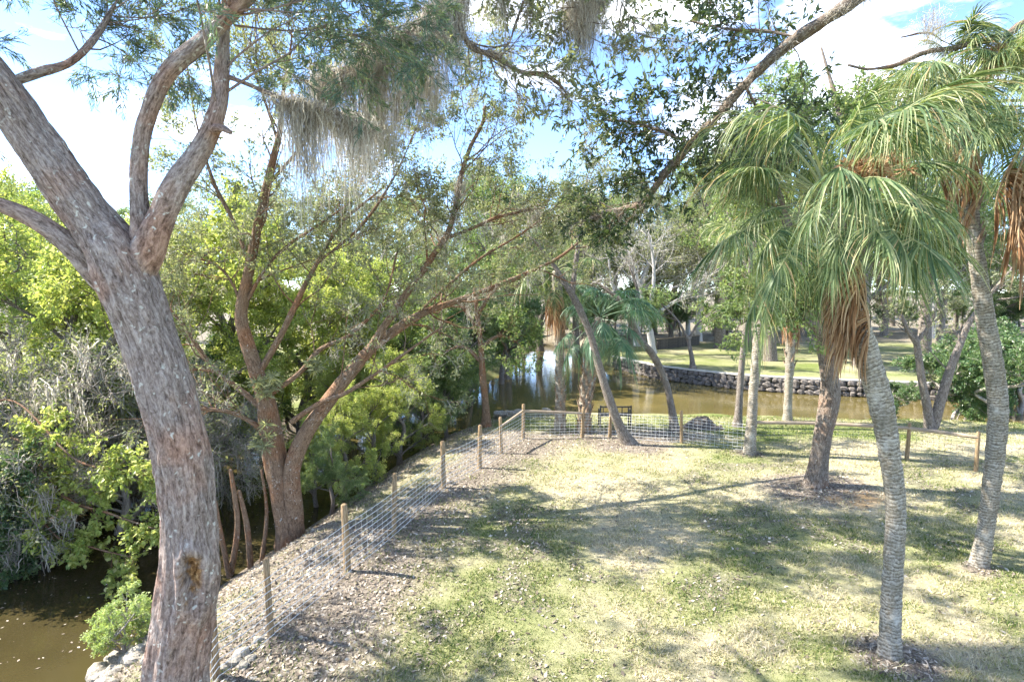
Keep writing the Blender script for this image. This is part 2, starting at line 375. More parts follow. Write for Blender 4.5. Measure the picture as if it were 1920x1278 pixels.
# ------------------------------------------------------------------ ground, water
WATER_Z = -1.0
WPOLY = np.array([(-6.9, -6), (-6.9, 3), (-6.6, 8.6), (-5.9, 11.8), (-5.0, 15), (-4.0, 19.5), (-2.9, 23), (-1.4, 25.4), (2, 26.0), (8, 25.6), (13, 25.2),
                  (18, 25.0), (24, 22.5), (32, 20), (60, 16), (60, 24), (34, 27), (22.8, 30.7), (17.4, 32.2), (14.1, 33.7), (11.9, 35.8), (10, 37.9), (8.0, 43.4), (6.8, 50), (6.3, 58),
                  (3.5, 62), (2.0, 57), (0.2, 44), (-1.4, 37), (-3.0, 32), (-6.5, 27.5), (-10, 20), (-13, 11), (-13.2, 3), (-13, -6)], float)

def sdist(x, y):
    """signed distance to the water's edge, positive on land"""
    d = np.full(np.shape(x), 1e9); ins = np.zeros(np.shape(x), bool)
    for (ax, ay), (bx, by) in zip(WPOLY, np.roll(WPOLY, -1, 0)):
        ex, ey = bx - ax, by - ay
        t = np.clip(((x - ax) * ex + (y - ay) * ey) / (ex * ex + ey * ey), 0, 1)
        d = np.minimum(d, np.hypot(x - ax - t * ex, y - ay - t * ey))
        c = ((ay > y) != (by > y)) & (x < (bx - ax) * (y - ay) / (by - ay + 1e-12) + ax)
        ins ^= c
    return np.where(ins, -d, d)

def ground_h(x, y):
    x = np.asarray(x, float); y = np.asarray(y, float)
    d = sdist(x, y)
    pz = np.stack([x, y, 0 * x], -1)
    land = 0.05 * vnoise(pz * 0.35, 3) + 0.02 * vnoise(pz * 1.3, 4)
    land = land - 0.3 * smooth(17, 24, y) * (1 - smooth(28, 34, y)) + 0.15 * smooth(34, 60, y) + 0.9 * smooth(60, 140, y)
    land = land - 0.15 * smooth(3.0, 1.2, d) * (y < 24)
    far = smooth(7, 9, x) * smooth(26.5, 29, y)
    w = 1.9 * (1 - far) + 0.25 * far + 0.25 * vnoise(pz * 0.8, 8) * (1 - far)
    z = -1.06 + (land + 1.06) * smooth(-0.1, 1.0, d / np.maximum(w, 0.1)) 
    z = np.where(d < 0, -1.06 - 0.7 * smooth(0, 3.5, -d), z)
    return z

def G(px, py):
    """ground point under a pixel of the photograph"""
    lo, hi = 3.0, 120.0
    D = np.linspace(lo, hi, 2400)
    pts = np.array([P(px, py, v) for v in (1.0,)])[0] - np.array([0, 0, CAM_H])
    q = np.array([0, 0, CAM_H]) + D[:, None] * pts / pts[1]
    h = ground_h(q[:, 0], q[:, 1]); k = np.argmax(q[:, 2] < h)
    return np.array([q[k, 0], q[k, 1], h[k]])

def axis(fine0, fine1, step, lo, hi):
    a = list(np.arange(fine0, fine1, step)); s = step; v = a[-1]
    while v < hi: s *= 1.09; v += s; a.append(v)
    s = step; v = a[0]; pre = []
    while v > lo: s *= 1.13; v -= s; pre.append(v)
    return np.array(pre[::-1] + a)
gx, gy = axis(-15, 22, 0.14, -900, 900), axis(2, 40, 0.14, -60, 1500)
X, Y = np.meshgrid(gx, gy); Z = ground_h(X, Y)
Dg = sdist(X, Y)

FENCE_PX = [(300, 1420), (404, 1268), (508, 1188), (652, 1070), (738, 1000), (832, 915), (899, 878), (940, 850), (981, 822), (1091, 820), (1143, 820), (1278, 830), (1412, 848), (1545, 852), (1700, 862), (1830, 884), (1960, 915)]
FENCE = np.array([G(*p) for p in FENCE_PX])

def polydist(x, y, poly):
    d = np.full(np.shape(x), 1e9)
    for a, b in zip(poly[:-1], poly[1:]):
        e = b[:2] - a[:2]; t = np.clip(((x - a[0]) * e[0] + (y - a[1]) * e[1]) / (e @ e), 0, 1)
        d = np.minimum(d, np.hypot(x - a[0] - t * e[0], y - a[1] - t * e[1]))
    return d

TREES_LITTER = [(G(1530, 912), 1.2), (G(1668, 1235), 0.5), (G(1180, 832), 1.6), (G(1405, 850), 0.7), (G(1835, 1065), 0.4), (np.array([-3.3, 5.4, 0]), 1.6)]

def masks(x, y):
    pz = np.stack([x, y, 0 * x], -1)
    d = sdist(x, y); fd = polydist(x, y, FENCE[:9])
    n1, n2, n3 = fbm(pz * 0.45, 21, 3), fbm(pz * 1.6, 22, 3), fbm(pz * 0.22, 25, 3)
    lit = smooth(2.6, 0.6, fd + 0.7 * n1) * 1.0
    lit = np.maximum(lit, smooth(3.0, 1.2, d + 0.5 * n1) * (y < 24) * (x < 2))
    lit = np.maximum(lit, smooth(0.9, 0.0, np.hypot((x - 3.2) / 3.6, (y - 19.3) / 1.6) - 0.5 + 0.3 * n1))
    for c, r in TREES_LITTER:
        lit = np.maximum(lit, smooth(1.3, 0.5, np.hypot(x - c[0], y - c[1]) / r + 0.35 * n1))
    lit = np.maximum(lit, 0.6 * smooth(0.2, 0.85, n1 * 0.7 + n2 * 0.6) * (y < 16))
    green = np.clip(0.50 + 0.6 * n1 + 0.25 * n2 + 0.3 * smooth(1, 5, x) * smooth(10, 6, y) - 0.35 * smooth(9, 14, y) * smooth(20, 17, y), 0, 1)
    green = np.where(y > 20, np.clip(0.62 + 0.4 * n1, 0, 1), green)
    far = smooth(48, 56, y + 3 * n3)
    lit = np.maximum(lit, far * 0.85)
    c = G(1640, 935)
    sand = smooth(1.0, 0.3, np.hypot((x - c[0]) / 1.1, (y - c[1]) / 0.55) + 0.5 * n2)
    return lit, green, sand

lit_m, green_m, sand_m = masks(X, Y)

def ground_mat():
    m, nt, b, o = new_mat('ground')
    ob = coord(nt, 'Object')
    n1 = noise(nt, ob, 9, 6, 0.7); n2 = noise(nt, ob, 45, 4, 0.7); n3 = noise(nt, ob, 1.1, 4, 0.6)
    dry = ramp(nt, mix(nt, 0.5, n1, n2), [(0.3, (0.17, 0.14, 0.09)), (0.5, (0.34, 0.30, 0.195)), (0.7, (0.5, 0.45, 0.33))])
    grn = ramp(nt, mix(nt, 0.5, n1, n2), [(0.3, (0.05, 0.075, 0.022)), (0.5, (0.13, 0.16, 0.045)), (0.7, (0.26, 0.27, 0.09))])
    ltr = ramp(nt, mix(nt, 0.6, n1, n2), [(0.36, (0.06, 0.048, 0.036)), (0.5, (0.18, 0.15, 0.12)), (0.64, (0.36, 0.315, 0.26))])
    c = mix(nt, attr(nt, 'green'), dry, grn)
    c = mix(nt, attr(nt, 'litter'), c, ltr)
    c = mix(nt, attr(nt, 'sand'), c, (0.52, 0.33, 0.15))
    wet = attr(nt, 'wet')
    c = mix(nt, wet, c, (0.07, 0.055, 0.03))
    nt.links.new(c, b.inputs['Base Color']); b.inputs['Roughness'].default_value = 0.95; b.inputs['Specular IOR Level'].default_value = 0.1
    bump(nt, b, mix(nt, 0.5, n1, n2), 0.8, 0.04)
    return m
M['ground'] = ground_mat()
ny, nx = X.shape
gi = np.arange(ny * nx).reshape(ny, nx)
gf = np.stack([gi[:-1, :-1], gi[:-1, 1:], gi[1:, 1:], gi[1:, :-1]], -1).reshape(-1, 4)
gm = make_mesh('ground', np.stack([X, Y, Z], -1).reshape(-1, 3), gf, M['ground'], smooth_sh=True,
               vattr={'litter': lit_m.ravel(), 'green': green_m.ravel(), 'sand': sand_m.ravel(), 'wet': smooth(0.25, -0.05, Dg).ravel()})
tag(link('ground', gm), kind='structure')

def water_mat():
    m, nt, b, o = new_mat('water')
    ob = coord(nt, 'Object')
    n1 = noise(nt, ob, 0.35, 3, 0.5)
    sp = nt.nodes.new("ShaderNodeSeparateXYZ"); nt.links.new(ob, sp.inputs[0])
    olive_tone = ramp(nt, n1, [(0.3, (0.09, 0.073, 0.026)), (0.7, (0.15, 0.118, 0.044))]); dark_tone = ramp(nt, n1, [(0.3, (0.035, 0.028, 0.012)), (0.7, (0.065, 0.052, 0.02))])
    nt.links.new(mix(nt, mrange(nt, sp.outputs[1], 15, 24), dark_tone, olive_tone), b.inputs['Base Color'])  # stream water darker, pond water lighter olive, blended along Y
    b.inputs['Roughness'].default_value = 0.03; b.inputs['IOR'].default_value = 1.45; b.inputs['Specular IOR Level'].default_value = 0.5
    bump(nt, b, noise(nt, ob, 3.0, 3, 0.5, (1, 1.6, 1)), 0.12, 0.05)
    return m
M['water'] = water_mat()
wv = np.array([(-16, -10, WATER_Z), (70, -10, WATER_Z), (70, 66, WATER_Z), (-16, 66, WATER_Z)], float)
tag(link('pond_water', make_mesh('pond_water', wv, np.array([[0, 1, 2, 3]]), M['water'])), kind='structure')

# ------------------------------------------------------------------ lawn blades, leaf litter
def scatter(n, y0, y1, rng, p=1.0, xm=0.98):
    """points over the visible wedge of land, thinner with distance"""
    y = y0 + (y1 - y0) * rng.uniform(0, 1, n) ** p
    x = rng.uniform(-xm, xm, n) * y
    d = sdist(x, y); k = d > 0.7
    return x[k], y[k]

def blades():
    rng = np.random.default_rng(11)
    x, y = scatter(300000, 5.4, 24, rng, 1.35)
    lit, grn, snd = masks(x, y)
    k = rng.uniform(0, 1, len(x)) > np.maximum(lit * 0.8, snd)
    x, y, grn = x[k], y[k], grn[k]
    z = ground_h(x, y); N = len(x)
    h = rng.uniform(0.015, 0.06, N) * np.clip(1 + 0.9 * vnoise(np.stack([x, y, 0 * x], -1) * 3.5, 31), 0.35, 2.0)
    a = rng.uniform(0, 6.283, N); w = 0.0035 + 0.0007 * y
    base = np.stack([x, y, z - 0.004], -1)
    lean = np.stack([rng.normal(size=N) * 0.7, rng.normal(size=N) * 0.7, np.ones(N)], -1) * h[:, None]
    side = np.stack([np.cos(a), np.sin(a), 0 * a], -1) * w[:, None]
    v = np.stack([base - side, base + side, base + lean], 1).reshape(-1, 3)
    rnd = np.clip(0.98 - 0.85 * grn + rng.normal(size=N) * 0.27, 0, 1)
    tag(link('grass', make_mesh('grass', v, np.arange(3 * N).reshape(N, 3), M['grass'], fattr={'rnd': rnd})), 'short dry yellow green grass covering the lawn', 'grass', kind='stuff')
blades()

def fallen():
    rng = np.random.default_rng(12)
    x, y = scatter(200000, 5.0, 24, rng, 1.2)
    lit, grn, snd = masks(x, y)
    k = rng.uniform(0, 1, len(x)) < np.maximum(lit * 0.75, 0.06); x, y = x[k], y[k]
    z = ground_h(x, y) + 0.012; N = len(x)
    a = rng.uniform(0, 6.283, N); L = (0.012 + 0.04 * rng.uniform(0, 1, N) ** 2.0)[:, None]
    d = np.stack([np.cos(a), np.sin(a), rng.normal(size=N) * 0.35], -1); s = np.stack([-np.sin(a), np.cos(a), rng.normal(size=N) * 0.5], -1)
    p = np.stack([x, y, z], -1)
    v = np.stack([p - d * L, p + s * L * 0.45, p + d * L, p - s * L * 0.45], 1).reshape(-1, 3)
    tag(link('leaf_litter', make_mesh('leaf_litter', v, np.arange(4 * N).reshape(N, 4), M['litter'], fattr={'rnd': rng.uniform(0, 1, N)})), 'grey brown fallen leaves scattered along the fence and under trees', 'leaf litter', kind='stuff')
fallen()

def floating():
    rng = np.random.default_rng(14); n = 5200
    y = rng.uniform(7.5, 26, n); x = rng.uniform(-13, -2, n); c = vnoise(np.stack([x, y, 0 * x], -1) * 0.8, 41)
    k = (sdist(x, y) < -0.05) & (rng.uniform(0, 1, n) < 0.25 + 0.9 * np.clip(c, 0, 1)); x, y = x[k], y[k]; N = len(x)
    a = rng.uniform(0, 6.283, N); L = rng.uniform(0.012, 0.04, N)[:, None]
    d = np.stack([np.cos(a), np.sin(a), 0 * a], -1); s = np.stack([-np.sin(a), np.cos(a), 0.12 * rng.normal(size=N)], -1)
    p = np.stack([x, y, np.full(N, WATER_Z + 0.006)], -1)
    v = np.stack([p - d * L, p + s * L * 0.5, p + d * L, p - s * L * 0.5], 1).reshape(-1, 3)
    tag(link('floating_leaves', make_mesh('floating_leaves', v, np.arange(4 * N).reshape(N, 4), M['litter'], fattr={'rnd': rng.uniform(0.3, 1, N)})), 'small dead leaves floating on the stream', 'leaves', kind='stuff')
floating()

# ------------------------------------------------------------------ stones
def rock_mesh(seed, mat):
    v = []; f = []
    nlat, nlon = 6, 9
    for i in range(nlat + 1):
        th = math.pi * i / nlat
        for j in range(nlon):
            ph = 2 * math.pi * j / nlon
            v.append((math.sin(th) * math.cos(ph), math.sin(th) * math.sin(ph), math.cos(th)))
    for i in range(nlat):
        for j in range(nlon):
            f.append((i * nlon + j, (i + 1) * nlon + j, (i + 1) * nlon + (j + 1) % nlon, i * nlon + (j + 1) % nlon))
    v = np.array(v); v = np.sign(v) * np.abs(v) ** 0.8
    v = v * (1 + 0.28 * fbm(v * 1.4 + seed * 7.3, seed, 2))[:, None]
    return make_mesh('rock', v, np.array(f), mat)
ROCKS = [rock_mesh(k, M['rock']) for k in range(5)]
WROCKS = [rock_mesh(k + 20, M['rock_wall']) for k in range(6)]

rr_ = random.Random(4)
def rock(name, p, s, label, group, meshes=ROCKS):
    o = link(name, rr_.choice(meshes), None, (float(p[0]), float(p[1]), float(p[2]) + s * 0.15), (rr_.uniform(-.3, .3), rr_.uniform(-.3, .3), rr_.uniform(0, 6)), (s, s * rr_.uniform(.7, 1.1), s * rr_.uniform(.45, .7)))
    return tag(o, label, 'rock', group)
# pale edging stones along the near shore of the pond
for k in range(46):
    t = k / 45; px = 870 + t * 640 + rr_.uniform(-5, 5)
    py = 792 - 26 * math.sin(min(t * 2.4, 1.0) * math.pi / 2) + (10 * t if t > 0.4 else 4 * t) + rr_.uniform(-3, 3)
    p = G(px, py)
    rock('edging_rock', p, rr_.uniform(0.16, 0.34), 'pale limestone lump edging the near shore of the pond beyond the fence', 'limestone rocks edging the pond')
# rubble on the stream bank beside the big trunk
for k in range(44):
    y = rr_.uniform(6.4, 9.2); x = np.interp(y, [3, 8.6, 11.8], [-6.9, -6.6, -5.9]) + rr_.uniform(0.1, 1.6)
    rock('bank_rock', (x, y, float(ground_h(x, y))), rr_.uniform(0.07, 0.19), 'rough limestone rubble on the stream bank behind the big trunk', 'limestone rubble on the stream bank')
for px, py, s in ((452, 1228, 0.11), (438, 1244, 0.1), (470, 1238, 0.08), (420, 1256, 0.09), (484, 1200, 0.07), (455, 1252, 0.08)):
    rock('fence_rock', G(px, py), s, 'small whitish stone in the heap at the foot of the nearest fence post', 'white stones at the nearest fence post')

# far retaining wall, every stone a part
wall = thing('stone_wall', 'dark rough stone retaining wall along the far shore of the pond', 'wall', (14.1, 33.7, WATER_Z))
wpath = WPOLY[16:23][::-1]                                        # far shore, right to left reversed
seg = np.linalg.norm(np.diff(wpath, axis=0), axis=1); cum = np.concatenate([[0], np.cumsum(seg)])
def wp(s):
    return np.array([np.interp(s, cum, wpath[:, 0]), np.interp(s, cum, wpath[:, 1])])
for course in range(3):
    s = 0.0
    while s < cum[-1]:
        w = rr_.uniform(0.3, 0.55); q = wp(s + w / 2); q2 = wp(s + w / 2 + 0.1); a = math.atan2(*(q2 - q)[::-1])
        o = link('stone', rr_.choice(WROCKS), wall, (q[0] - 14.1 + rr_.uniform(-.05, .05), q[1] - 33.7 + rr_.uniform(-.05, .05) - 0.03 + 0.06 * course, 0.12 + course * 0.28 + rr_.uniform(-.03, .03)),
                 (rr_.uniform(-.2, .2), rr_.uniform(-.2, .2), a), (w * 0.56, 0.26, rr_.uniform(0.15, 0.2)))
        s += w * 0.95
sg = [np.concatenate([wp(s) + np.array([0.0, 0.18]), [0.9, 0]]) for s in np.linspace(0, cum[-1], 24)]
cv, cf = [], []
for k, q in enumerate(sg):
    tq = nrm(wp(min(k * cum[-1] / 23 + 0.2, cum[-1])) - wp(max(k * cum[-1] / 23 - 0.2, 0))); nq = np.array([-tq[1], tq[0]])
    for off, zz in ((-0.22, 0.86), (-0.22, 0.94), (0.22, 0.94), (0.22, 0.86)):
        cv.append((q[0] + nq[0] * off - 14.1, q[1] + nq[1] * off - 33.7, zz))
for k in range(len(sg) - 1):
    for j in range(4):
        cf.append((4 * k + j, 4 * k + (j + 1) % 4, 4 * k + 4 + (j + 1) % 4, 4 * k + 4 + j))
link('coping', make_mesh('coping', np.array(cv), np.array(cf), M['concrete']), wall)

# ------------------------------------------------------------------ fence
def cyl(p0, p1, r0, r1, sides=10, top=True, seed=0):
    V, f, uv = tube([(*p0, r0), (*((np.array(p0) + p1) / 2), (r0 + r1) / 2), (*p1, r1)], 7, sides, disp=r0 * 0.08, dfreq=14, seed=seed)
    return make_mesh('post', V, f, uv=uv, smooth_sh=True)

POST_TOP = {2: 1035, 3: 940, 4: 880, 5: 826, 6: 797, 7: 782, 8: 758, 9: 763, 10: 762, 11: 770, 12: 782}
fb = FENCE[2]
fence_l = thing('wire_fence', 'galvanised wire fence on round wooden posts running along the stream bank', 'fence', fb)
fence_r = thing('wire_fence', 'dark wire mesh fence with timber rail crossing the back of the lawn', 'fence', FENCE[9])
post_tops = []
for k, b in enumerate(FENCE):
    h = 1.12
    if k in POST_TOP: h = float(np.clip((FENCE_PX[k][1] - POST_TOP[k]) * b[1] / F_PX * 1.02, 0.95, 1.25))
    root = fence_l if k <= 8 else fence_r
    o0 = np.array(root.location)
    lean = np.array([rr_.uniform(-.045, .045), rr_.uniform(-.04, .04), 0])
    top = b + lean + np.array([0, 0, h]); post_tops.append((b, top))
    me = cyl(b - o0 - np.array([0, 0, 0.15]), top - o0, *((lambda r_: (r_, r_ * 0.9))(rr_.uniform(0.048, 0.066))), seed=k); me.materials.append(M['post'])
    link('post', me, root)

def wire_bay(a, b, root, mat, nh, sv, rh, rv, h=1.0):
    o0 = np.array(root.location); (a0, a1), (b0, b1) = a, b
    L = np.linalg.norm(b0 - a0); lines, rad = [], []
    K = 6; t = np.linspace(0, 1, K)[:, None]
    def gp(q):
        g = q.copy(); g[:, 2] = ground_h(q[:, 0], q[:, 1]); return g
    for i in range(nh):
        fz = (i + 0.3) / nh
        q = (a0 * (1 - t) + b0 * t); q[:, 2] = q[:, 2] * 1.0 + fz * h + 0.012 * rr_.uniform(-1, 1)
        q = q + np.array([0, 0, 1]) * (-0.02 * np.sin(t * math.pi)) + (np.array([0.07, -0.03, 0]))
        lines.append(q - o0); rad.append(rh)
    nv = int(L / sv)
    for j in range(1, nv):
        u = j / nv; q0 = a0 * (1 - u) + b0 * u + np.array([0.07, -0.03, 0]); tt = np.linspace(0.3 / nh, (nh - 0.7) / nh, K)[:, None] * h
        lines.append(q0 + np.array([0, 0, 1]) * tt - o0); rad.append(rv)
    v, f, uv = batch_tubes(np.array(lines), np.array(rad), 4, 1.0)
    tag(link('wire_mesh', make_mesh('wire_mesh', v, f, mat), root), kind='stuff')
for k in range(0, 8):
    wire_bay(post_tops[k], post_tops[k + 1], fence_l, M['wire'], 9, 0.16, 0.0055, 0.0014, 1.0)
for k in range(8, len(FENCE) - 1):
    if k == 8: continue
    wire_bay(post_tops[k], post_tops[k + 1], fence_r, M['wire'] if k < 12 else M['wire_dark'], 9, 0.13, 0.004, 0.003, 0.95)
wire_bay(post_tops[8], post_tops[9], fence_r, M['wire'], 9, 0.16, 0.0035, 0.002, 0.95)

def rail(root, a, b, da=0.12, db=0.12, r=0.05):
    o0 = np.array(root.location)
    me = cyl(a[1] - o0 - np.array([0, 0, da]), b[1] - o0 - np.array([0, 0, db]), r, r * 0.9, 8, seed=5); me.materials.append(M['rail'])
    link('rail', me, root)
rail(fence_r, post_tops[8], post_tops[9], 0.22, 0.2)
rail(fence_l, post_tops[7], post_tops[8], 0.3, 0.2, 0.04)
for k in range(12, 15): rail(fence_r, post_tops[k], post_tops[k + 1], 0.15, 0.15, 0.06)

# ------------------------------------------------------------------ tree builder
def px_path(pts, base=None):
    """[(px, py, D, width_px)] -> [(x,y,z,r)]"""
    out = []
    for px, py, D, w in pts:
        p = P(px, py, D); out.append((*p, w * 0.43 * D / F_PX))
    return out

class TreeB:
    def __init__(s, name, label, cat, base, bark, group=None):
        s.root = thing(name, label, cat, base, group); s.o = np.array(s.root.location); s.bark = bark
    def limb(s, name, pr, n=40, sides=14, disp=0.012, dfreq=6, **kw):
        q = [(a - s.o[0], b - s.o[1], c - s.o[2], r) for a, b, c, r in pr]
        V, f, uv = tube(q, n, sides, disp, dfreq, **kw)
        link(name, make_mesh(name, V, f, s.bark, uv=uv, smooth_sh=True), s.root)
    def twigs(s, sets, mat=None, sides=4, name='twigs'):
        parts = [batch_tubes(p - s.o, r, sides) for p, r in sets]
        V, f, uv = join(parts)
        tag(link(name, make_mesh(name, V, f, mat or s.bark, uv=uv, smooth_sh=True), s.root), kind='stuff')
    def foliage(s, sets, mat, name='foliage'):
        V = np.vstack([a[0] for a in sets]) - s.o; off = 0; F = []
        for a in sets: F.append(a[1] + off); off += len(a[0])
        tag(link(name, make_mesh(name, V, np.vstack(F), mat, fattr={'rnd': np.concatenate([a[2] for a in sets])}), s.root), kind='stuff')

def moss_strands(anchors, rng, n, L, w=0.006, spread=0.12, K=6):
    """anchors (A,3): hanging beards; returns quads strips"""
    A = np.repeat(anchors, n, 0); Mn = len(A)
    ln = np.repeat(rng.uniform(0.1, 1.0, len(anchors)) ** 1.6 * L, n) * rng.uniform(0.15, 1.0, Mn) ** 0.8
    off = rng.normal(size=(Mn, 3)) * spread * np.array([1, 1, 0.5])
    t = np.linspace(0, 1, K)
    rel = (np.linalg.norm(off[:, :2], axis=1) / (spread * 1.6))
    ln = ln * np.clip(1.15 - 0.6 * rel, 0.25, 1)
    p = A[:, None] + off[:, None] * (1 - 0.75 * t)[None, :, None]
    p = p + np.cumsum(rng.normal(size=(Mn, K, 3)) * 0.032, 1); p[:, :, 2] = A[:, None, 2] + off[:, None, 2] - ln[:, None] * t[None]
    a = rng.uniform(0, 6.283, Mn); sd = np.stack([np.cos(a), np.sin(a), 0 * a], -1)[:, None] * (w * (1 - 0.6 * t))[None, :, None]
    v = np.stack([p - sd, p + sd], 2).reshape(-1, 3)
    idx = np.arange(Mn * K * 2).reshape(Mn, K, 2)
    f = np.stack([idx[:, :-1, 0], idx[:, :-1, 1], idx[:, 1:, 1], idx[:, 1:, 0]], -1).reshape(-1, 4)
    return v, f, np.repeat(np.clip(rng.normal(size=Mn) * 0.32 + 0.5, 0, 1), K - 1)

def along(pr, n, rng, t0=0.0, t1=1.0):
    c = catmull(pr, 60); i = (rng.uniform(t0, t1, n) * 59).astype(int); return c[i, :3]

def tufts(anchors, n, size, rng, mat_rnd=0.4):
    """air-plant like rosettes of narrow leaves"""
    A = np.repeat(anchors, n, 0); Mn = len(A)
    d = nrm(rng.normal(size=(Mn, 3)) + np.array([0, 0, 0.4])); L = (size * rng.uniform(0.5, 1, Mn))[:, None]
    s = nrm(np.cross(d, rng.normal(size=(Mn, 3)))) * L * 0.03
    v = np.stack([A - s, A + s, A + d * L * 0.6 + s * 0.7, A + d * L - np.array([0, 0, 0.2]) * L], 1).reshape(-1, 3)
    return v, np.arange(Mn * 4).reshape(-1, 4), rng.uniform(0.2, 0.9, Mn)

# ------------------------------------------------------------------ the big near tree
def big_tree():
    rng = np.random.default_rng(3)
    base = np.array([P(322, 1560, 5.4)[0], 5.4, 0.0])
    T = TreeB('cedar_tree', 'massive grey brown trunk at left front with knot hole and long spreading limbs', 'tree', base, M['bark_cedar'])
    D = 5.4
    kc = P(383, 1055, D)
    def carve(v, dirs):
        # knot hole on the side facing the camera: a rounded lip round a deep hollow
        q = v - kc
        e = np.sqrt((q[..., 0] / 0.085) ** 2 + (np.where(q[..., 2] > 0, q[..., 2] / 0.20, q[..., 2] / 0.34)) ** 2)
        front = v[..., 1] < kc[1] + 0.02
        amt = np.where(front, 0.045 * np.exp(-((e - 1.3) / 0.35) ** 2) - (0.10 + 0.05 * vnoise(q * 25, 4)) * smooth(1.1, 0.5, e), 0)
        return v + dirs * amt[..., None]
    tr = px_path([(318, 1600, D, 185), (322, 1480, D, 160), (330, 1278, D, 140), (346, 1150, D, 134), (356, 1050, D, 132), (352, 950, D, 118), (338, 830, D, 116), (312, 730, D, 112), (276, 620, D, 112), (246, 540, D, 118), (222, 480, D, 118)])
    L1 = px_path([(240, 520, 5.45, 96), (183, 425, 5.4, 100), (125, 345, 5.35, 90), (55, 245, 5.3, 82), (-20, 140, 5.2, 78), (-130, 0, 5.1, 70), (-260, -160, 5.2, 58), (-330, -330, 5.6, 40)])
    q = [(a - T.o[0], b - T.o[1], c - T.o[2], r) for a, b, c, r in tr + L1[1:]]
    o0 = T.o
    V, f, uv = tube(q, 460, 110, 0.034, 12, seed=2, stretch=7.0, carve=lambda v, d: carve(v + o0, d) - o0)
    qk = V + T.o - kc; ek = np.sqrt((qk[:, 0] / 0.085) ** 2 + (np.where(qk[:, 2] > 0, qk[:, 2] / 0.2, qk[:, 2] / 0.3)) ** 2) + 0.35 * vnoise(qk * 22, 6)
    link('trunk', make_mesh('trunk', V, f, M['bark_cedar'], uv=uv, smooth_sh=True, vattr={'scar': np.where(V[:, 1] + T.o[1] < kc[1] + 0.05, smooth(1.0, 0.6, ek), 0)}), T.root)
    L2 = px_path([(250, 520, 5.43, 60), (262, 470, 5.44, 52), (264, 420, 5.45, 40), (260, 330, 5.5, 34), (272, 235, 5.5, 34), (312, 140, 5.5, 36), (385, 72, 5.5, 34), (450, 8, 5.5, 32), (540, -90, 5.6, 28), (660, -200, 5.9, 20)])
    L3 = px_path([(240, 540, 5.42, 78), (272, 480, 5.43, 74), (298, 420, 5.45, 58), (330, 350, 5.5, 54), (380, 275, 5.6, 44), (408, 205, 5.6, 36), (416, 130, 5.7, 30), (420, 60, 5.7, 26), (434, -50, 5.8, 22), (470, -180, 6.0, 16)])
    L4 = px_path([(236, 560, 5.45, 52), (190, 525, 5.4, 50), (130, 458, 5.3, 46), (60, 410, 5.2, 38), (-30, 375, 5.1, 30), (-160, 350, 5.1, 22)])
    L5 = px_path([(20, 155, 5.3, 22), (80, 135, 5.5, 22), (130, 118, 5.8, 17), (175, 75, 6.1, 13), (215, 10, 6.4, 9)])
    L6 = px_path([(416, 140, 5.7, 15), (455, 155, 5.8, 14), (530, 185, 6.0, 13), (600, 205, 6.2, 12), (655, 218, 6.4, 9), (705, 245, 6.6, 6)])
    L7 = px_path([(-60, 90, 5.2, 30), (-40, 20, 5.3, 26), (20, -30, 5.6, 20), (60, -120, 6.0, 14)])
    L8 = px_path([(440, 48, 5.5, 9), (500, 55, 5.8, 8), (560, 58, 6.1, 6), (610, 50, 6.4, 4)])
    up = [[(-5.6, 5.1, 8.2, 0.10), (-5.4, 6.2, 9.4, 0.08), (-4.8, 7.4, 10.3, 0.06), (-3.8, 8.6, 10.9, 0.03)], [(-4.6, 5.2, 8.6, 0.09), (-6.2, 6.6, 9.8, 0.07), (-7.4, 8.2, 10.6, 0.05), (-8.4, 9.6, 11.2, 0.03)],  # unseen upper limbs, added to throw dappled shade on the lawn
          [(-3.2, 5.6, 8.4, 0.07), (-2.8, 6.6, 9.6, 0.06), (-2.4, 7.8, 10.6, 0.04), (-1.8, 8.8, 11.2, 0.02)], [(-6.4, 5.4, 9.4, 0.09), (-8.2, 6.4, 9.9, 0.06), (-9.8, 7.4, 10.3, 0.03)],
          [(-5.4, 5.15, 8.0, 0.09), (-7.2, 6.3, 8.1, 0.07), (-8.6, 7.6, 7.9, 0.05), (-9.8, 8.9, 7.5, 0.03)], [(-6.6, 5.8, 8.1, 0.07), (-8.0, 6.3, 7.4, 0.05), (-9.4, 7.0, 6.9, 0.03)]]
    for L in up: T.limb('limb', L, 30, 10, 0.01, 8)
    for nm, L, n in (('limb', L2, 110), ('limb', L3, 100), ('limb', L4, 60), ('branch', L5, 40), ('branch', L6, 50), ('limb', L7, 40), ('branch', L8, 30)):
        T.limb(nm, L, n, 28 if nm == 'limb' else 12, 0.012, 11, stretch=6)
    # cut stub on the right fork
    T.limb('stub', px_path([(400, 245, 5.6, 26), (415, 240, 5.45, 18), (432, 248, 5.35, 12)]), 10, 12, 0.006, 14)
    # branchlets and sprays
    mains = [resamp(L, 14) for L in (L1, L2, L3, L5, L7, L8, *up)]
    par = np.vstack([m[0] for m in mains]); pr = np.array([min(m[1][0], 0.05) for m in mains])
    b1, r1 = grow(par, pr, 12, rng, 2.1, (0.5, 1.2), 0.12, 0.3, 6, 0.45, 1.0, 0.35)
    b2, r2 = grow(b1, r1, 5, rng, 0.9, (0.5, 1.1), 0.0, 0.35, 5, 0.25, 1.0, 0.5)
    b3, r3 = grow(b2, r2, 6, rng, 0.42, (0.4, 1.0), -0.15, 0.35, 4, 0.2, 1.0, 0.5)
    r1 = np.clip(r1, 0.006, 0.02); r2 = np.clip(r2, 0.004, 0.009); r3 = np.full(len(b3), 0.003)
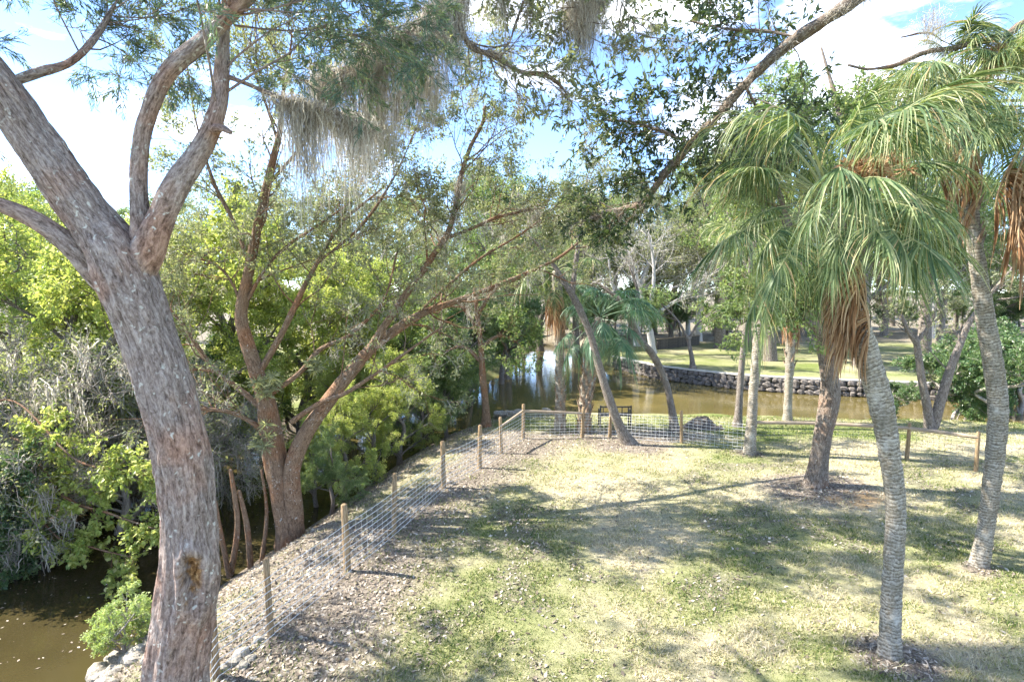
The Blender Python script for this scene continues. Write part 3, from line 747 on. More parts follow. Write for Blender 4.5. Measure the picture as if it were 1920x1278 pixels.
    # keep the sprays where the crown is: above the fork; added limbs thinned for dappled shade
    g2 = np.repeat(rng.uniform(0, 1, len(b2)), 6) ; g1 = np.repeat(rng.uniform(0, 1, len(b1)), 30)
    hi = (b3[:, 0, 1] > 6.4) & (b3[:, 0, 2] > 8.4)
    keep = (b3[:, :, 2].min(1) > 6.1) & (~hi | ((g1 < 0.8) & (g2 < 0.68)))
    T.twigs([(b1, r1), (b2, r2), (b3[keep], r3[keep])])
    k3 = b3[keep]; k3 = k3[rng.uniform(0, 1, len(k3)) < 0.9]
    T.foliage([leaves(k3, 40, 0.09, rng, 0.11, 0.2, 1.5, 0.018, 0.3, 0.05)], M['leaf_cedar'])
    an = along(L6, 17, rng, 0.4, 1.0)
    an2 = along(L6, 12, rng, 0.3, 0.6)
    mv = [moss_strands(an, rng, 75, 1.8, 0.0042, 0.085), moss_strands(an2, rng, 40, 0.4, 0.0035, 0.08)]
    T.foliage(mv, M['moss'], 'hanging_moss')
    return T
big_tree()

# ------------------------------------------------------------------ the brown tree behind the fence
def brown_tree():
    rng = np.random.default_rng(5)
    b = P(545, 1030, 12.0); b[2] = float(ground_h(b[0], b[1])) - 0.1
    T = TreeB('bank_tree', 'brown many limbed tree leaning out of the bank just behind the wire fence', 'tree', b, M['bark_brown'])
    D = 12.0
    tr = [(b[0], b[1], b[2], 0.36)] + px_path([(543, 990, D, 74), (530, 920, D, 70), (514, 850, D, 64), (504, 780, D, 58), (494, 730, D, 46)])
    tr = [(a, b_, c, r * 0.8) for a, b_, c, r in tr]
    T.limb('trunk', tr, 70, 40, 0.04, 6, flare=(0.25, 0.35), stretch=8)
    tr2 = [(b[0] + 0.15, b[1], b[2], 0.22)] + px_path([(552, 960, 11.9, 48), (548, 880, 11.9, 46), (572, 815, 12, 44), (618, 748, 12.2, 40), (672, 680, 12.5, 36), (712, 640, 12.8, 30), (790, 588, 13.4, 22), (850, 566, 13.8, 17), (900, 548, 14.2, 15), (980, 516, 15, 12), (1046, 484, 15.6, 8), (1090, 450, 16, 4)])
    tr2 = [(a, b_, c, r * 0.82) for a, b_, c, r in tr2]
    T.limb('limb', tr2, 110, 24, 0.02, 6, stretch=6)
    A = px_path([(496, 740, D, 44), (482, 700, D, 40), (463, 640, D, 36), (452, 590, D, 32), (466, 510, D, 27), (484, 420, D, 23), (506, 320, D, 19), (524, 250, D, 15), (530, 180, D, 10), (545, 90, D, 6)])
    B2 = px_path([(690, 660, 12.6, 24), (728, 600, 12.7, 20), (775, 532, 12.9, 18), (832, 450, 13.2, 17), (850, 405, 13.3, 15), (862, 340, 13.4, 13), (880, 280, 13.5, 11), (905, 230, 13.6, 10), (910, 200, 13.6, 12)])
    B2b = px_path([(893, 255, 13.5, 4), (872, 215, 13.5, 4), (862, 150, 13.5, 3), (872, 138, 13.5, 2)])
    B3 = px_path([(548, 790, 11.8, 18), (600, 755, 11.6, 15), (650, 735, 11.5, 12), (720, 690, 11.5, 10), (790, 640, 11.5, 8), (830, 612, 11.5, 4)])
    B4 = px_path([(498, 770, D, 20), (450, 730, D, 15), (400, 690, D, 13), (340, 605, 12.2, 9), (300, 560, 12.4, 5)])
    B5 = px_path([(486, 700, D, 19), (520, 640, D, 17), (550, 580, D, 15), (585, 510, 12.2, 12), (640, 420, 12.5, 8), (720, 350, 12.8, 5)])
    B6 = px_path([(500, 745, D, 16), (560, 700, 12.1, 14), (600, 655, 12.2, 12), (660, 625, 12.4, 10), (720, 560, 12.6, 7), (745, 470, 12.9, 4)])
    B7 = px_path([(455, 590, D, 12), (440, 540, D, 9), (410, 500, D, 7), (360, 480, D, 5)])
    B8 = px_path([(466, 560, D, 12), (500, 500, D, 9), (540, 460, 12.2, 8), (600, 420, 12.4, 6), (700, 350, 12.8, 4)])
    B9 = px_path([(508, 820, D, 17), (470, 790, 11.8, 14), (420, 770, 11.6, 11), (330, 765, 11.4, 7)])
    B10 = px_path([(835, 448, 13.2, 12), (880, 430, 13.5, 10), (940, 405, 13.9, 8), (1020, 390, 14.3, 5)])
    B11 = px_path([(780, 590, 13.3, 9), (840, 535, 13.6, 9), (900, 485, 13.9, 7), (990, 430, 14.3, 5), (1060, 370, 14.7, 3)])
    C1 = px_path([(470, 500, D, 14), (440, 420, 12.2, 11), (400, 340, 12.4, 9), (370, 240, 12.6, 6), (350, 120, 12.8, 4)])
    C2 = px_path([(500, 350, D, 12), (560, 280, 12.2, 9), (620, 200, 12.5, 7), (680, 90, 12.8, 4)])
    C3 = px_path([(520, 260, D, 10), (490, 170, 12, 7), (460, 80, 12, 5), (450, -20, 12, 3)])
    C4 = px_path([(600, 490, 12.2, 9), (680, 420, 12.6, 8), (740, 330, 13, 6), (780, 240, 13.4, 4)])
    subs = [C1, C2, C3, C4, A, B2, B2b, B3, B4, B5, B6, B7, B8, B9, B10, B11]
    subs = [[(a, b_, c, r * 0.85) for a, b_, c, r in L] for L in subs]
    for L in subs: T.limb('branch', L, 44, 12, 0.012, 8, stretch=6)
    # multi-stem sucker growth in front of the water
    for s in ([(430, 1050, 11.4, 16), (445, 990, 11.4, 12), (440, 930, 11.4, 11), (432, 880, 11.4, 8)], [(470, 1045, 11.5, 16), (462, 980, 11.5, 12), (448, 920, 11.5, 9)], [(490, 1040, 11.6, 13), (500, 960, 11.8, 8), (490, 880, 11.8, 5)], [(430, 1060, 11.3, 14), (412, 990, 11.3, 10), (405, 940, 11.3, 6)]):
        q = px_path(s); q[0] = (q[0][0], q[0][1], float(ground_h(q[0][0], q[0][1])) - 0.05, q[0][3]); T.limb('stem', q, 20, 10, 0.008, 8)
    mains = [resamp(L, 10) for L in subs + [tr2[3:]]]
    par = np.vstack([m[0] for m in mains]); pr = np.array([m[1][0] for m in mains])
    b1, r1 = grow(par, pr, 12, rng, 2.1, (0.5, 1.2), 0.15, 0.3, 6, 0.3, 1.0, 0.4)
    b2, r2 = grow(b1, r1, 5, rng, 0.8, (0.5, 1.2), 0.05, 0.35, 5, 0.2, 1.0, 0.5)
    r1 = np.clip(r1, 0.008, 0.025); r2 = np.clip(r2, 0.005, 0.01)
    T.twigs([(b1, r1), (b2, r2)])
    b3, r3 = grow(b2, r2, 4, rng, 0.4, (0.4, 1.1), 0, 0.3, 4)
    k = rng.uniform(0, 1, len(b3)) < np.where(b3[:, 0, 2] > 5.0, 0.9, 0.3)
    T.twigs([(b3, np.full(len(b3), 0.0045))], mat=M['twig'], sides=3)
    T.foliage([leaves(b3[k], 22, 0.07, rng, 0.45, 0.2)], M['leaf_olive'])
    an = np.vstack([along(B2, 16, rng, 0.25, 0.8), along(tr2, 10, rng, 0.6, 0.9), along(B10, 6, rng)])
    T.foliage([moss_strands(an, rng, 45, 1.1, 0.006, 0.12), moss_strands(b2[::3, 2], rng, 14, 0.5, 0.005, 0.07)], M['moss'], 'hanging_moss')
    tp = np.vstack([P(500, 725, 11.7)[None] + rng.normal(size=(12, 3)) * 0.12, P(490, 830, 11.7)[None] + rng.normal(size=(8, 3)) * 0.12, P(590, 690, 12)[None] + rng.normal(size=(5, 3)) * 0.1])
    T.foliage([tufts(tp, 30, 0.27, rng)], M['leaf_olive'], 'air_plant')
brown_tree()

# ------------------------------------------------------------------ the overhanging oak (trunk beyond the right edge)
def oak():
    rng = np.random.default_rng(8)
    b = np.array([12.6, 8.6, -0.1])
    T = TreeB('live_oak', 'dark limbed moss hung oak whose limbs reach in overhead from the right', 'tree', b, M['bark_oak'])
    T.limb('trunk', [(12.6, 8.6, -0.1, 0.5), (12.5, 8.6, 2, 0.42), (12.2, 8.7, 4.5, 0.38), (12.0, 8.7, 7, 0.36)], 50, 28, 0.03, 5, flare=(0.4, 0.5))
    c = (12.0, 8.7, 6.9, 0.3)
    p1 = px_path([(1760, -110, 8.4, 34), (1620, -15, 8.6, 30), (1560, 28, 8.8, 28), (1480, 82, 9.2, 26), (1405, 150, 9.8, 20), (1330, 235, 10.4, 19), (1250, 320, 11, 18), (1205, 380, 11.4, 14), (1150, 395, 11.8, 11), (1105, 412, 12.2, 9)])
    L1 = [c, (10.5, 8.5, 9.0, 0.24), (8.6, 8.4, 10.3, 0.2)] + p1
    p2 = px_path([(1040, -130, 8.2, 44), (900, -40, 8.1, 36), (820, 15, 8.0, 30), (790, 45, 8.0, 26), (740, 78, 8.0, 20), (690, 108, 8.0, 17), (640, 135, 8.1, 14), (595, 155, 8.2, 9)])
    L2 = [c, (10.6, 8.2, 9.8, 0.25), (7.5, 8.0, 11.3, 0.23), (4, 8.2, 11.4, 0.2)] + p2
    L3 = px_path([(850, 0, 8.0, 16), (865, 55, 8.0, 14), (890, 92, 8.1, 12), (930, 105, 8.2, 13), (975, 135, 8.3, 10), (1020, 140, 8.4, 10), (1050, 160, 8.5, 9), (1070, 190, 8.5, 5)])
    L4 = px_path([(930, 105, 8.2, 8), (955, 80, 8.2, 8), (965, 50, 8.3, 6), (990, -20, 8.5, 5)])
    L5 = px_path([(1180, -140, 8.5, 20), (1130, -60, 8.4, 16), (1100, 20, 8.4, 10), (1085, 80, 8.4, 6)])
    L6 = [(12.0, 8.7, 6.0, 0.16), (10.4, 8.9, 8.0, 0.11)] + px_path([(1960, 48, 9.2, 17), (1880, 68, 9.3, 15), (1800, 88, 9.4, 13), (1730, 100, 9.5, 11), (1680, 122, 9.6, 9), (1630, 130, 9.7, 6), (1590, 122, 9.8, 4)])
    L7 = px_path([(1800, 88, 9.4, 8), (1770, 78, 9.5, 7), (1740, 62, 9.6, 5), (1690, 70, 9.7, 4)])
    L8 = px_path([(1500, 70, 9.1, 12), (1440, 60, 9.3, 9), (1370, 55, 9.5, 7), (1290, 40, 9.8, 4)])
    L9 = px_path([(1300, 270, 10.5, 10), (1250, 250, 10.6, 8), (1190, 230, 10.8, 6), (1120, 225, 11, 4)])
    L10 = px_path([(1400, 165, 9.8, 10), (1420, 215, 9.9, 8), (1400, 270, 10, 5)])
    for nm, L, n, sd in (('limb', L1, 120, 24), ('limb', L2, 120, 24), ('branch', L3, 60, 14), ('branch', L4, 30, 10), ('branch', L5, 40, 12), ('limb', L6, 80, 14), ('branch', L7, 30, 8), ('branch', L8, 40, 10), ('branch', L9, 40, 10), ('branch', L10, 30, 10)):
        T.limb(nm, L, n, sd, 0.022, 9, stretch=2.5)
    def leafy(paths, n1, n2, L1_, per, size, mat, name, thin=1.0, tm=0.1):
        mains = [resamp(L, 10) for L in paths]
        par = np.vstack([m[0] for m in mains]); pr = np.array([m[1][0] for m in mains])
        b1, r1 = grow(par, pr, n1, rng, L1_, (0.5, 1.3), 0.0, 0.3, 5, tm, 1, 0.35); r1 = np.clip(r1, 0.004, 0.012)
        b2, r2 = grow(b1, r1, n2, rng, L1_ * 0.5, (0.4, 1.1), -0.05, 0.3, 4, 0.3, 1, 0.5); r2 = np.full(len(b2), 0.0035)
        T.twigs([(b1, r1), (b2, r2)])
        b2 = b2[rng.uniform(0, 1, len(b2)) < thin]
        T.foliage([leaves(b2, per, size, rng, 0.36, 0.2, 0.8, 0.015, 0.9, 0.3)], mat, name)
        return b1, b2
    leafy([p1[2:], L8, L9, L10, p1[4:]], 30, 6, 1.2, 16, 0.105, M['leaf_oak'], 'foliage', 0.9)
    bb1, bb2 = leafy([p2, L3, L4, L5, px_path([(1040, -130, 8.2, 40), (1120, -60, 8.6, 20), (1180, 30, 8.8, 10), (1210, 110, 9, 5)])], 24, 5, 0.95, 12, 0.085, M['leaf_olive'], 'foliage', 0.85)
    mo = [moss_strands(along(p2, 54, rng, 0.2, 1.0), rng, 110, 2.3, 0.0036, 0.15), moss_strands(along(p2, 30, rng, 0.5, 1.0) + np.array([0, 0.8, -0.4]), rng, 70, 2.0, 0.0036, 0.2), moss_strands(along(L5, 20, rng, 0.2, 0.9), rng, 120, 1.2, 0.0034, 0.15),
          moss_strands(along(L3, 26, rng), rng, 26, 0.3, 0.0035, 0.05), moss_strands(along(L6, 8, rng, 0.4, 0.9), rng, 30, 0.5, 0.0035, 0.07),
          moss_strands(P(1745, 40, 9.4)[None] + rng.normal(size=(6, 3)) * 0.1, rng, 50, 0.9, 0.0035, 0.1), moss_strands(bb1[:, 3], rng, 26, 0.75, 0.0036, 0.06), moss_strands(P(1110, -10, 8.5)[None] + rng.normal(size=(16, 3)) * np.array([0.28, 0.2, 0.1]), rng, 80, 1.5, 0.0036, 0.1), moss_strands(P(720, 120, 8.4)[None] + rng.normal(size=(14, 3)) * np.array([0.5, 0.2, 0.12]), rng, 70, 2.2, 0.0036, 0.1),
          moss_strands(along(p1, 60, rng, 0.1, 1), rng, 34, 0.5, 0.004, 0.07)]
    T.foliage(mo, M['moss'], 'hanging_moss')
oak()

# ------------------------------------------------------------------ palms
def frond_mesh(elev, seed, mat, Lp=0.9, blade=0.95, n=66, droop=0.75, fold=0.35, spread=2.25):
    rng = np.random.default_rng(seed)
    ns = 22; s = np.linspace(0, Lp + 0.55, ns); bend = 0.55 + 0.25 * rng.uniform(-1, 1)
    a = elev - bend * (s / s[-1]) ** 1.6 * 1.3
    ds = s[1] - s[0]
    cx = np.concatenate([[0], np.cumsum(np.cos(a[:-1]) * ds)]); cz = np.concatenate([[0], np.cumsum(np.sin(a[:-1]) * ds)])
    def at(q):
        return np.array([np.interp(q, s, cx), 0, np.interp(q, s, cz)]), np.interp(q, s, a)
    V, F, R = [], [], []
    U_ = np.array([0.0, 0.22, 0.45, 0.68, 0.86, 1.0]); Wd = np.array([0.5, 1.0, 0.62, 0.42, 0.26, 0.05])
    for i in range(n):
        t = -1 + 2 * (i + 0.5) / n
        o, ang = at(Lp + 0.5 * (1 - abs(t)) ** 1.3)
        phi = t * spread + rng.normal() * 0.03
        tan = np.array([math.cos(ang), 0, math.sin(ang)]); nor = np.array([-math.sin(ang), 0, math.cos(ang)]); sid = np.array([0, 1.0, 0])
        sd = sid * math.cos(fold) - nor * math.sin(fold) * (1 if phi > 0 else -1)
        d = nrm(tan * math.cos(phi) + (sid * math.cos(fold) * math.sin(phi) - nor * abs(math.sin(phi)) * math.sin(fold)))
        L = blade * (1 - 0.28 * abs(t)) * rng.uniform(0.7, 1.12); dr = droop * rng.uniform(0.7, 1.3)
        p = o + np.zeros((6, 3)); dd = d.copy(); pts = [o + d * L * 0.02]
        for k in range(1, 6):
            dd = nrm(dd + np.array([rng.normal() * .04, rng.normal() * .04, -dr * U_[k] ** 1.5])); pts.append(pts[-1] + dd * L * (U_[k] - U_[k - 1]))
        pts = np.array(pts); w0 = 0.5 * L * 0.34 * (2 * spread / n) * 1.35
        wdir = nrm(np.cross(nrm(np.gradient(pts, axis=0)), nor + 0.5 * rng.normal(size=3) * 0.5)); tl = (1 if i % 2 else -1) * 0.45
        wdir = nrm(wdir + nor * tl)
        v0 = len(V) * 0
        base = sum(len(x) for x in V)
        ww = (w0 * Wd)[:, None]
        V.append(np.stack([pts - wdir * ww, pts + wdir * ww], 1).reshape(-1, 3))
        for k in range(5): F.append((base + 2 * k, base + 2 * k + 1, base + 2 * k + 3, base + 2 * k + 2))
        r0 = 0.40 + 0.27 * rng.normal(); R += [float(np.clip(r0 + 0.07 * k, 0, 1)) for k in range(5)]
    # petiole and costa
    pr = [(cx[k], 0, cz[k], 0.017 * (1 - 0.7 * k / ns) + 0.003) for k in range(0, ns, 3)]
    tv, tf, _ = tube(pr, 12, 5)
    base = sum(len(x) for x in V); V.append(tv); F += [tuple(int(x) + base for x in q) for q in tf]; R += [0.8] * len(tf)
    return make_mesh('frond', np.vstack(V), np.array(F), mat, fattr={'rnd': np.array(R)})

EL = [1.2, 0.85, 0.55, 0.25, -0.05, -0.4, -0.8]
FR = {}
for mn, nm in (('frond', 'g'), ('frond_deep', 'd')):
    FR[nm] = [[frond_mesh(e, 100 + i * 10 + k, M[mn], droop=0.8 + 0.05 * i, blade=0.98, Lp=0.95 + 0.1 * (i % 3)) for k in range(2)] for i, e in enumerate(EL)]
DEAD = [frond_mesh(-1.15, 300 + k, M['frond_dead'], Lp=0.55, blade=0.85, n=30, droop=1.6, fold=1.0, spread=1.9) for k in range(4)]

def boot_mesh():
    v = np.array([(-.05, 0, -.14), (.05, 0, -.14), (.035, .05, 0.0), (-.035, .05, 0.0), (-.012, .13, .17), (.012, .13, .17), (-.04, .03, -.14), (.04, .03, -.14), (.02, .085, .02), (-.02, .085, .02)])
    f = np.array([(0, 1, 2, 3), (3, 2, 5, 4), (6, 9, 8, 7), (9, 4, 5, 8), (0, 3, 9, 6), (1, 7, 8, 2), (3, 4, 4, 9), (2, 8, 5, 5)])
    f = f[:6]
    return make_mesh('boot', v, f, M['boot'])
BOOT = boot_mesh()

def palm(label, pts, ground_px, nf=34, ndead=8, fs=1.0, kind='g', boots=None, seed=1, elmin=0, flare=0.25, dead_s=1.0, group=None, ring=0.006, deadband=(0, 6.283), umax=1.0):
    rng = random.Random(seed)
    if ground_px:
        gd = G(*ground_px)[1] / pts[0][2]; pts = [(a, b_, c * gd, d_) for a, b_, c, d_ in pts]
    path = px_path(pts)
    b = G(*ground_px) if ground_px else np.array([path[0][0], path[0][1], float(ground_h(path[0][0], path[0][1]))])
    path[0] = (b[0], b[1], b[2] - 0.12, path[0][3])
    T = TreeB('palm_tree', label, 'palm tree', b, M['bark_palm'], group)
    T.limb('trunk', path, 240, 26, 0.014, 12, seed=seed, stretch=0.8, ring=ring, ringstep=0.055, flare=(flare, 0.25))
    top = np.array(path[-1][:3]) - T.o; d = nrm(np.array(path[-1][:3]) - np.array(path[-2][:3]))
    for k in range(nf):
        u = (k + 0.5) / nf * (0.86 if ndead > 12 else 1.0) * umax; e = min(len(EL) - 1, max(elmin, int(u * len(EL) * 0.999) + rng.choice((-1, 0, 0, 0, 1))))
        az = k * 2.39996 + rng.uniform(-.25, .25); pos = top + d * (0.30 - 0.5 * u) + np.array([math.cos(az), math.sin(az), 0]) * 0.09
        sc = fs * rng.uniform(0.72, 1.2)
        link('frond', rng.choice(FR[kind][e]), T.root, tuple(pos), (rng.uniform(-.3, .3), rng.uniform(-.3, .3), az), (sc, sc * rng.uniform(0.75, 1.0), sc))
    for k in range(ndead):
        az = rng.uniform(*deadband); pos = top + d * rng.uniform(-0.95, -0.3) + np.array([math.cos(az), math.sin(az), 0]) * 0.1
        sc = dead_s * rng.uniform(0.75, 1.1)
        link('dead_frond', rng.choice(DEAD), T.root, tuple(pos), (rng.uniform(-.15, .15), rng.uniform(-.15, .15), az), (sc, sc, sc))
    if nf > 38:
        nr = np.random.default_rng(seed); ct = np.array(path[-1][:3]) + np.array([0.12, -0.55, 0.42])
        T.foliage([tufts(ct[None] + nr.normal(size=(26, 3)) * np.array([0.16, 0.1, 0.1]), 22, 0.2, nr)], M['frond_dead'], 'seed_stalk')
    if boots:
        c = catmull([(p[0] - T.o[0], p[1] - T.o[1], p[2] - T.o[2], p[3]) for p in path], 100)
        nb, t0, t1, bs = boots
        for k in range(nb):
            q = c[int((t0 + (t1 - t0) * k / nb) * 99)]; az = k * 2.39996 + rng.uniform(-.1, .1)
            link('boot', BOOT, T.root, (q[0] + math.cos(az) * q[3] * 0.85, q[1] + math.sin(az) * q[3] * 0.85, q[2]), (0, 0, az - math.pi / 2), (bs, bs, bs))
    return T

palm('tall curved palm in the right foreground with a huge drooping crown and brown skirt',
     [(1668, 1235, 7.6, 44), (1672, 1120, 7.6, 40), (1680, 960, 7.6, 40), (1668, 850, 7.6, 43), (1650, 750, 7.6, 48), (1625, 665, 7.6, 52), (1600, 590, 7.6, 52), (1580, 500, 7.6, 46), (1568, 430, 7.6, 40), (1564, 395, 7.6, 36)],
     (1668, 1232), 60, 26, 0.9, 'g', None, 1, deadband=(-1.7, 0.7), dead_s=0.82)
palm('slender ringed palm near the right edge with its base in sunny grass',
     [(1835, 1065, 10.1, 34), (1850, 980, 10.1, 33), (1866, 860, 10.1, 36), (1872, 770, 10.1, 38), (1862, 680, 10.1, 38), (1845, 585, 10.1, 36), (1830, 480, 10.1, 32), (1820, 400, 10.1, 30), (1814, 320, 10.1, 28), (1806, 190, 10.1, 26)],
     (1835, 1062), 42, 6, 0.85, 'g', (22, 0.72, 0.9, 0.9), 2, umax=0.7)
palm('thin pale palm with straw coloured skirt between the wire fence and the fork trunked oak',
     [(1405, 850, 17.2, 24), (1409, 790, 17.2, 22), (1414, 720, 17.2, 20), (1422, 640, 17.2, 22), (1432, 570, 17.2, 24), (1442, 510, 17.2, 22), (1446, 470, 17.2, 20)],
     (1405, 851), 26, 10, 0.95, 'g', (18, 0.7, 0.95, 1), 3)
palm('far palm with dark slim trunk and ragged brown skirt at the water line',
     [(1476, 790, 24, 18), (1478, 740, 24, 16), (1480, 690, 24, 18), (1483, 630, 24, 22), (1486, 570, 24, 22), (1488, 540, 24, 20)],
     (1476, 788), 22, 16, 1.0, 'g', (20, 0.45, 0.9, 1.2), 4)
palm('stout palm covered in criss cross leaf bases with deep green fan crown by the pond',
     [(1094, 812, 21.0, 26), (1097, 760, 21.0, 26), (1102, 710, 21.0, 27), (1110, 660, 21.0, 27), (1118, 620, 21.0, 24), (1124, 598, 21.0, 20)],
     (1094, 812), 30, 0, 1.0, 'd', (96, 0.05, 0.92, 1.25), 5)
palm('straight pale palm trunk with bare top standing left of the criss cross palm',
     [(1050, 806, 21.3, 26), (1051, 760, 21.3, 22), (1050, 690, 21.3, 20), (1049, 620, 21.3, 20), (1046, 560, 21.3, 22), (1043, 510, 21.3, 20)],
     (1050, 806), 16, 14, 0.9, 'g', (34, 0.03, 0.4, 0.9), 6, elmin=1)
palm('palm cut off by the right edge with a long brown dead frond skirt',
     [(1990, 1140, 9.0, 36), (1990, 900, 9.0, 36), (1982, 600, 9.0, 36), (1965, 400, 9.0, 36), (1955, 270, 9.0, 34), (1950, 200, 9.0, 30)],
     None, 34, 30, 1.0, 'g', None, 7, dead_s=1.15)

# ------------------------------------------------------------------ lone trunks round the fence and pond
def lone(name, label, bark, trunk, limbs=(), gp=None, fol=None, sides=18, flare=0.25, moss=0, seed=0, leafset=None, twig_n=(6, 5, 4), tl=(1.6, 0.8, 0.4), disp=0.02):
    rng = np.random.default_rng(seed + 50)
    if gp:
        gd = G(*gp)[1] / trunk[0][2]; sc_ = lambda q: [(a, b_, c * gd, d_) for a, b_, c, d_ in q]
        trunk = [(a, b_, c, d_ * (0.86 if name != 'oak_tree' else 1.0)) for a, b_, c, d_ in sc_(trunk)]; limbs = [sc_(l) for l in limbs]
    tr = px_path(trunk)
    if gp:
        b = G(*gp); tr[0] = (b[0], b[1], b[2] - 0.1, tr[0][3])
    else:
        b = np.array(tr[0][:3]); b[2] = float(ground_h(b[0], b[1])); tr[0] = (b[0], b[1], b[2] - 0.1, tr[0][3])
    T = TreeB(name, label, 'tree', b, bark)
    T.limb('trunk', tr, 60, sides, disp, 6, flare=(flare, 0.3), seed=seed, stretch=6)
    Ls = [px_path(l) for l in limbs]
    for L in Ls: T.limb('limb', L, 36, 12, disp * 0.6, 8, seed=seed + 1)
    if fol:
        mains = [resamp(L, 10) for L in (Ls or [tr[len(tr) // 2:]])]
        par = np.vstack([m[0] for m in mains]); pr = np.array([m[1][0] for m in mains])
        b1, r1 = grow(par, pr, twig_n[0], rng, tl[0], (0.4, 1.2), 0.1, 0.3, 6, 0.3, 1, 0.45); r1 = np.clip(r1, 0.01, 0.05)
        b2, r2 = grow(b1, r1, twig_n[1], rng, tl[1], (0.4, 1.2), 0.0, 0.35, 5, 0.2, 1, 0.5); r2 = np.clip(r2, 0.006, 0.02)
        b3, r3 = grow(b2, r2, twig_n[2], rng, tl[2], (0.4, 1.2), 0.0, 0.35, 4, 0.2, 1, 0.5)
        T.twigs([(b1, r1), (b2, r2), (b3, np.full(len(b3), 0.005))])
        if fol[1]: T.foliage([leaves(b3, fol[1], fol[2], rng, 0.45, 0.25)], fol[0])
        if moss: T.foliage([moss_strands(b2[::2, 2], rng, moss, 0.7, 0.008, 0.1)], M['moss'], 'hanging_moss')
    return T

lone('oak_tree', 'dark knobbly forked oak trunk left of the tall curved palm', M['bark_oak'],
     [(1530, 912, 14.2, 40), (1540, 850, 14.2, 36), (1550, 790, 14.2, 36), (1558, 740, 14.2, 41), (1554, 690, 14.2, 36), (1550, 650, 14.2, 40), (1552, 620, 14.2, 38)],
     [[(1548, 640, 14.2, 26), (1528, 612, 14.2, 22), (1500, 595, 14.1, 12), (1480, 585, 14.1, 7)], [(1550, 640, 14.2, 28), (1540, 600, 14.3, 24), (1520, 540, 14.5, 22), (1490, 450, 14.7, 16), (1450, 330, 15, 10), (1420, 220, 15.4, 6)],
      [(1556, 640, 14.2, 28), (1568, 580, 14.2, 24), (1580, 480, 14.3, 20), (1600, 340, 14.6, 16), (1570, 200, 15, 11), (1540, 90, 15.5, 6)], [(1600, 340, 14.6, 12), (1680, 260, 14.8, 9), (1760, 220, 15.2, 5)]],
     (1530, 910), (M['leaf_green'], 20, 0.10), 24, 0.5, 0, 1, twig_n=(11, 7, 5), tl=(2.0, 1.0, 0.5), disp=0.045)
lone('leaning_tree', 'grey bark tree leaning left over the back fence, its foot in leaf litter', M['bark_grey'],
     [(1182, 834, 18.2, 34), (1160, 795, 18.2, 26), (1140, 740, 18.2, 23), (1122, 680, 18.3, 21), (1106, 625, 18.4, 20), (1085, 575, 18.5, 19), (1066, 540, 18.6, 15)],
     [[(1068, 545, 18.6, 13), (1040, 500, 18.8, 10), (1000, 450, 19, 7), (960, 420, 19.4, 4)], [(1072, 550, 18.6, 13), (1080, 490, 18.8, 11), (1090, 420, 19, 8), (1100, 340, 19.4, 5)]],
     (1182, 832), (M['leaf_olive'], 9, 0.11), 18, 0.35, 20, 2, twig_n=(8, 5, 4), tl=(2.0, 1.0, 0.5))
lone('leaning_tree', 'thinner bare leaning trunk bent left beside the pond behind the wire', M['bark_grey'],
     [(1266, 808, 20.0, 24), (1258, 760, 20.0, 19), (1246, 710, 20.0, 18), (1224, 665, 20.0, 18), (1200, 635, 20.0, 17), (1186, 605, 20.0, 15), (1180, 580, 20.0, 13)],
     [[(1182, 590, 20, 12), (1170, 568, 20, 10), (1150, 552, 20.1, 8), (1120, 530, 20.3, 4)], [(1182, 590, 20, 9), (1196, 550, 20.2, 7), (1180, 500, 20.4, 4)]],
     (1266, 808), (M['leaf_olive'], 0, 0.1), 16, 0.3, 8, 3, twig_n=(5, 4, 3), tl=(1.0, 0.6, 0.3))
lone('slim_tree', 'straight dark slim trunk at the pond edge beside the thin pale palm', M['bark_grey'],
     [(1382, 800, 22.5, 24), (1386, 760, 22.5, 17), (1390, 690, 22.5, 16), (1397, 620, 22.5, 15), (1404, 540, 22.5, 13), (1408, 460, 22.5, 10)],
     [[(1405, 520, 22.5, 9), (1380, 440, 22.8, 7), (1350, 360, 23.2, 4)], [(1407, 480, 22.5, 9), (1430, 400, 22.8, 6), (1440, 320, 23, 4)]],
     (1382, 800), (M['leaf_green'], 11, 0.12), 16, 0.3, 0, 4, twig_n=(7, 5, 4), tl=(2.0, 1.1, 0.5))
lone('short_trunk_tree', 'short dark brown trunk under a bright leafy crown at the left corner of the pond', M['bark_brown'],
     [(912, 796, 22.0, 28), (910, 760, 22, 18), (906, 715, 22, 17), (902, 660, 22, 15), (896, 600, 22, 12), (890, 540, 22, 9)],
     [[(903, 680, 22, 9), (870, 650, 22, 7), (830, 660, 22, 4)], [(902, 650, 22, 9), (935, 630, 22, 6), (970, 640, 22, 4)], [(898, 620, 22, 8), (860, 570, 22, 6), (820, 560, 22, 4)], [(895, 590, 22, 8), (930, 540, 22, 6), (960, 520, 22.2, 4)]],
     (912, 800), (M['leaf_green'], 16, 0.11), 16, 0.4, 0, 5, twig_n=(7, 6, 5), tl=(1.5, 0.9, 0.45))
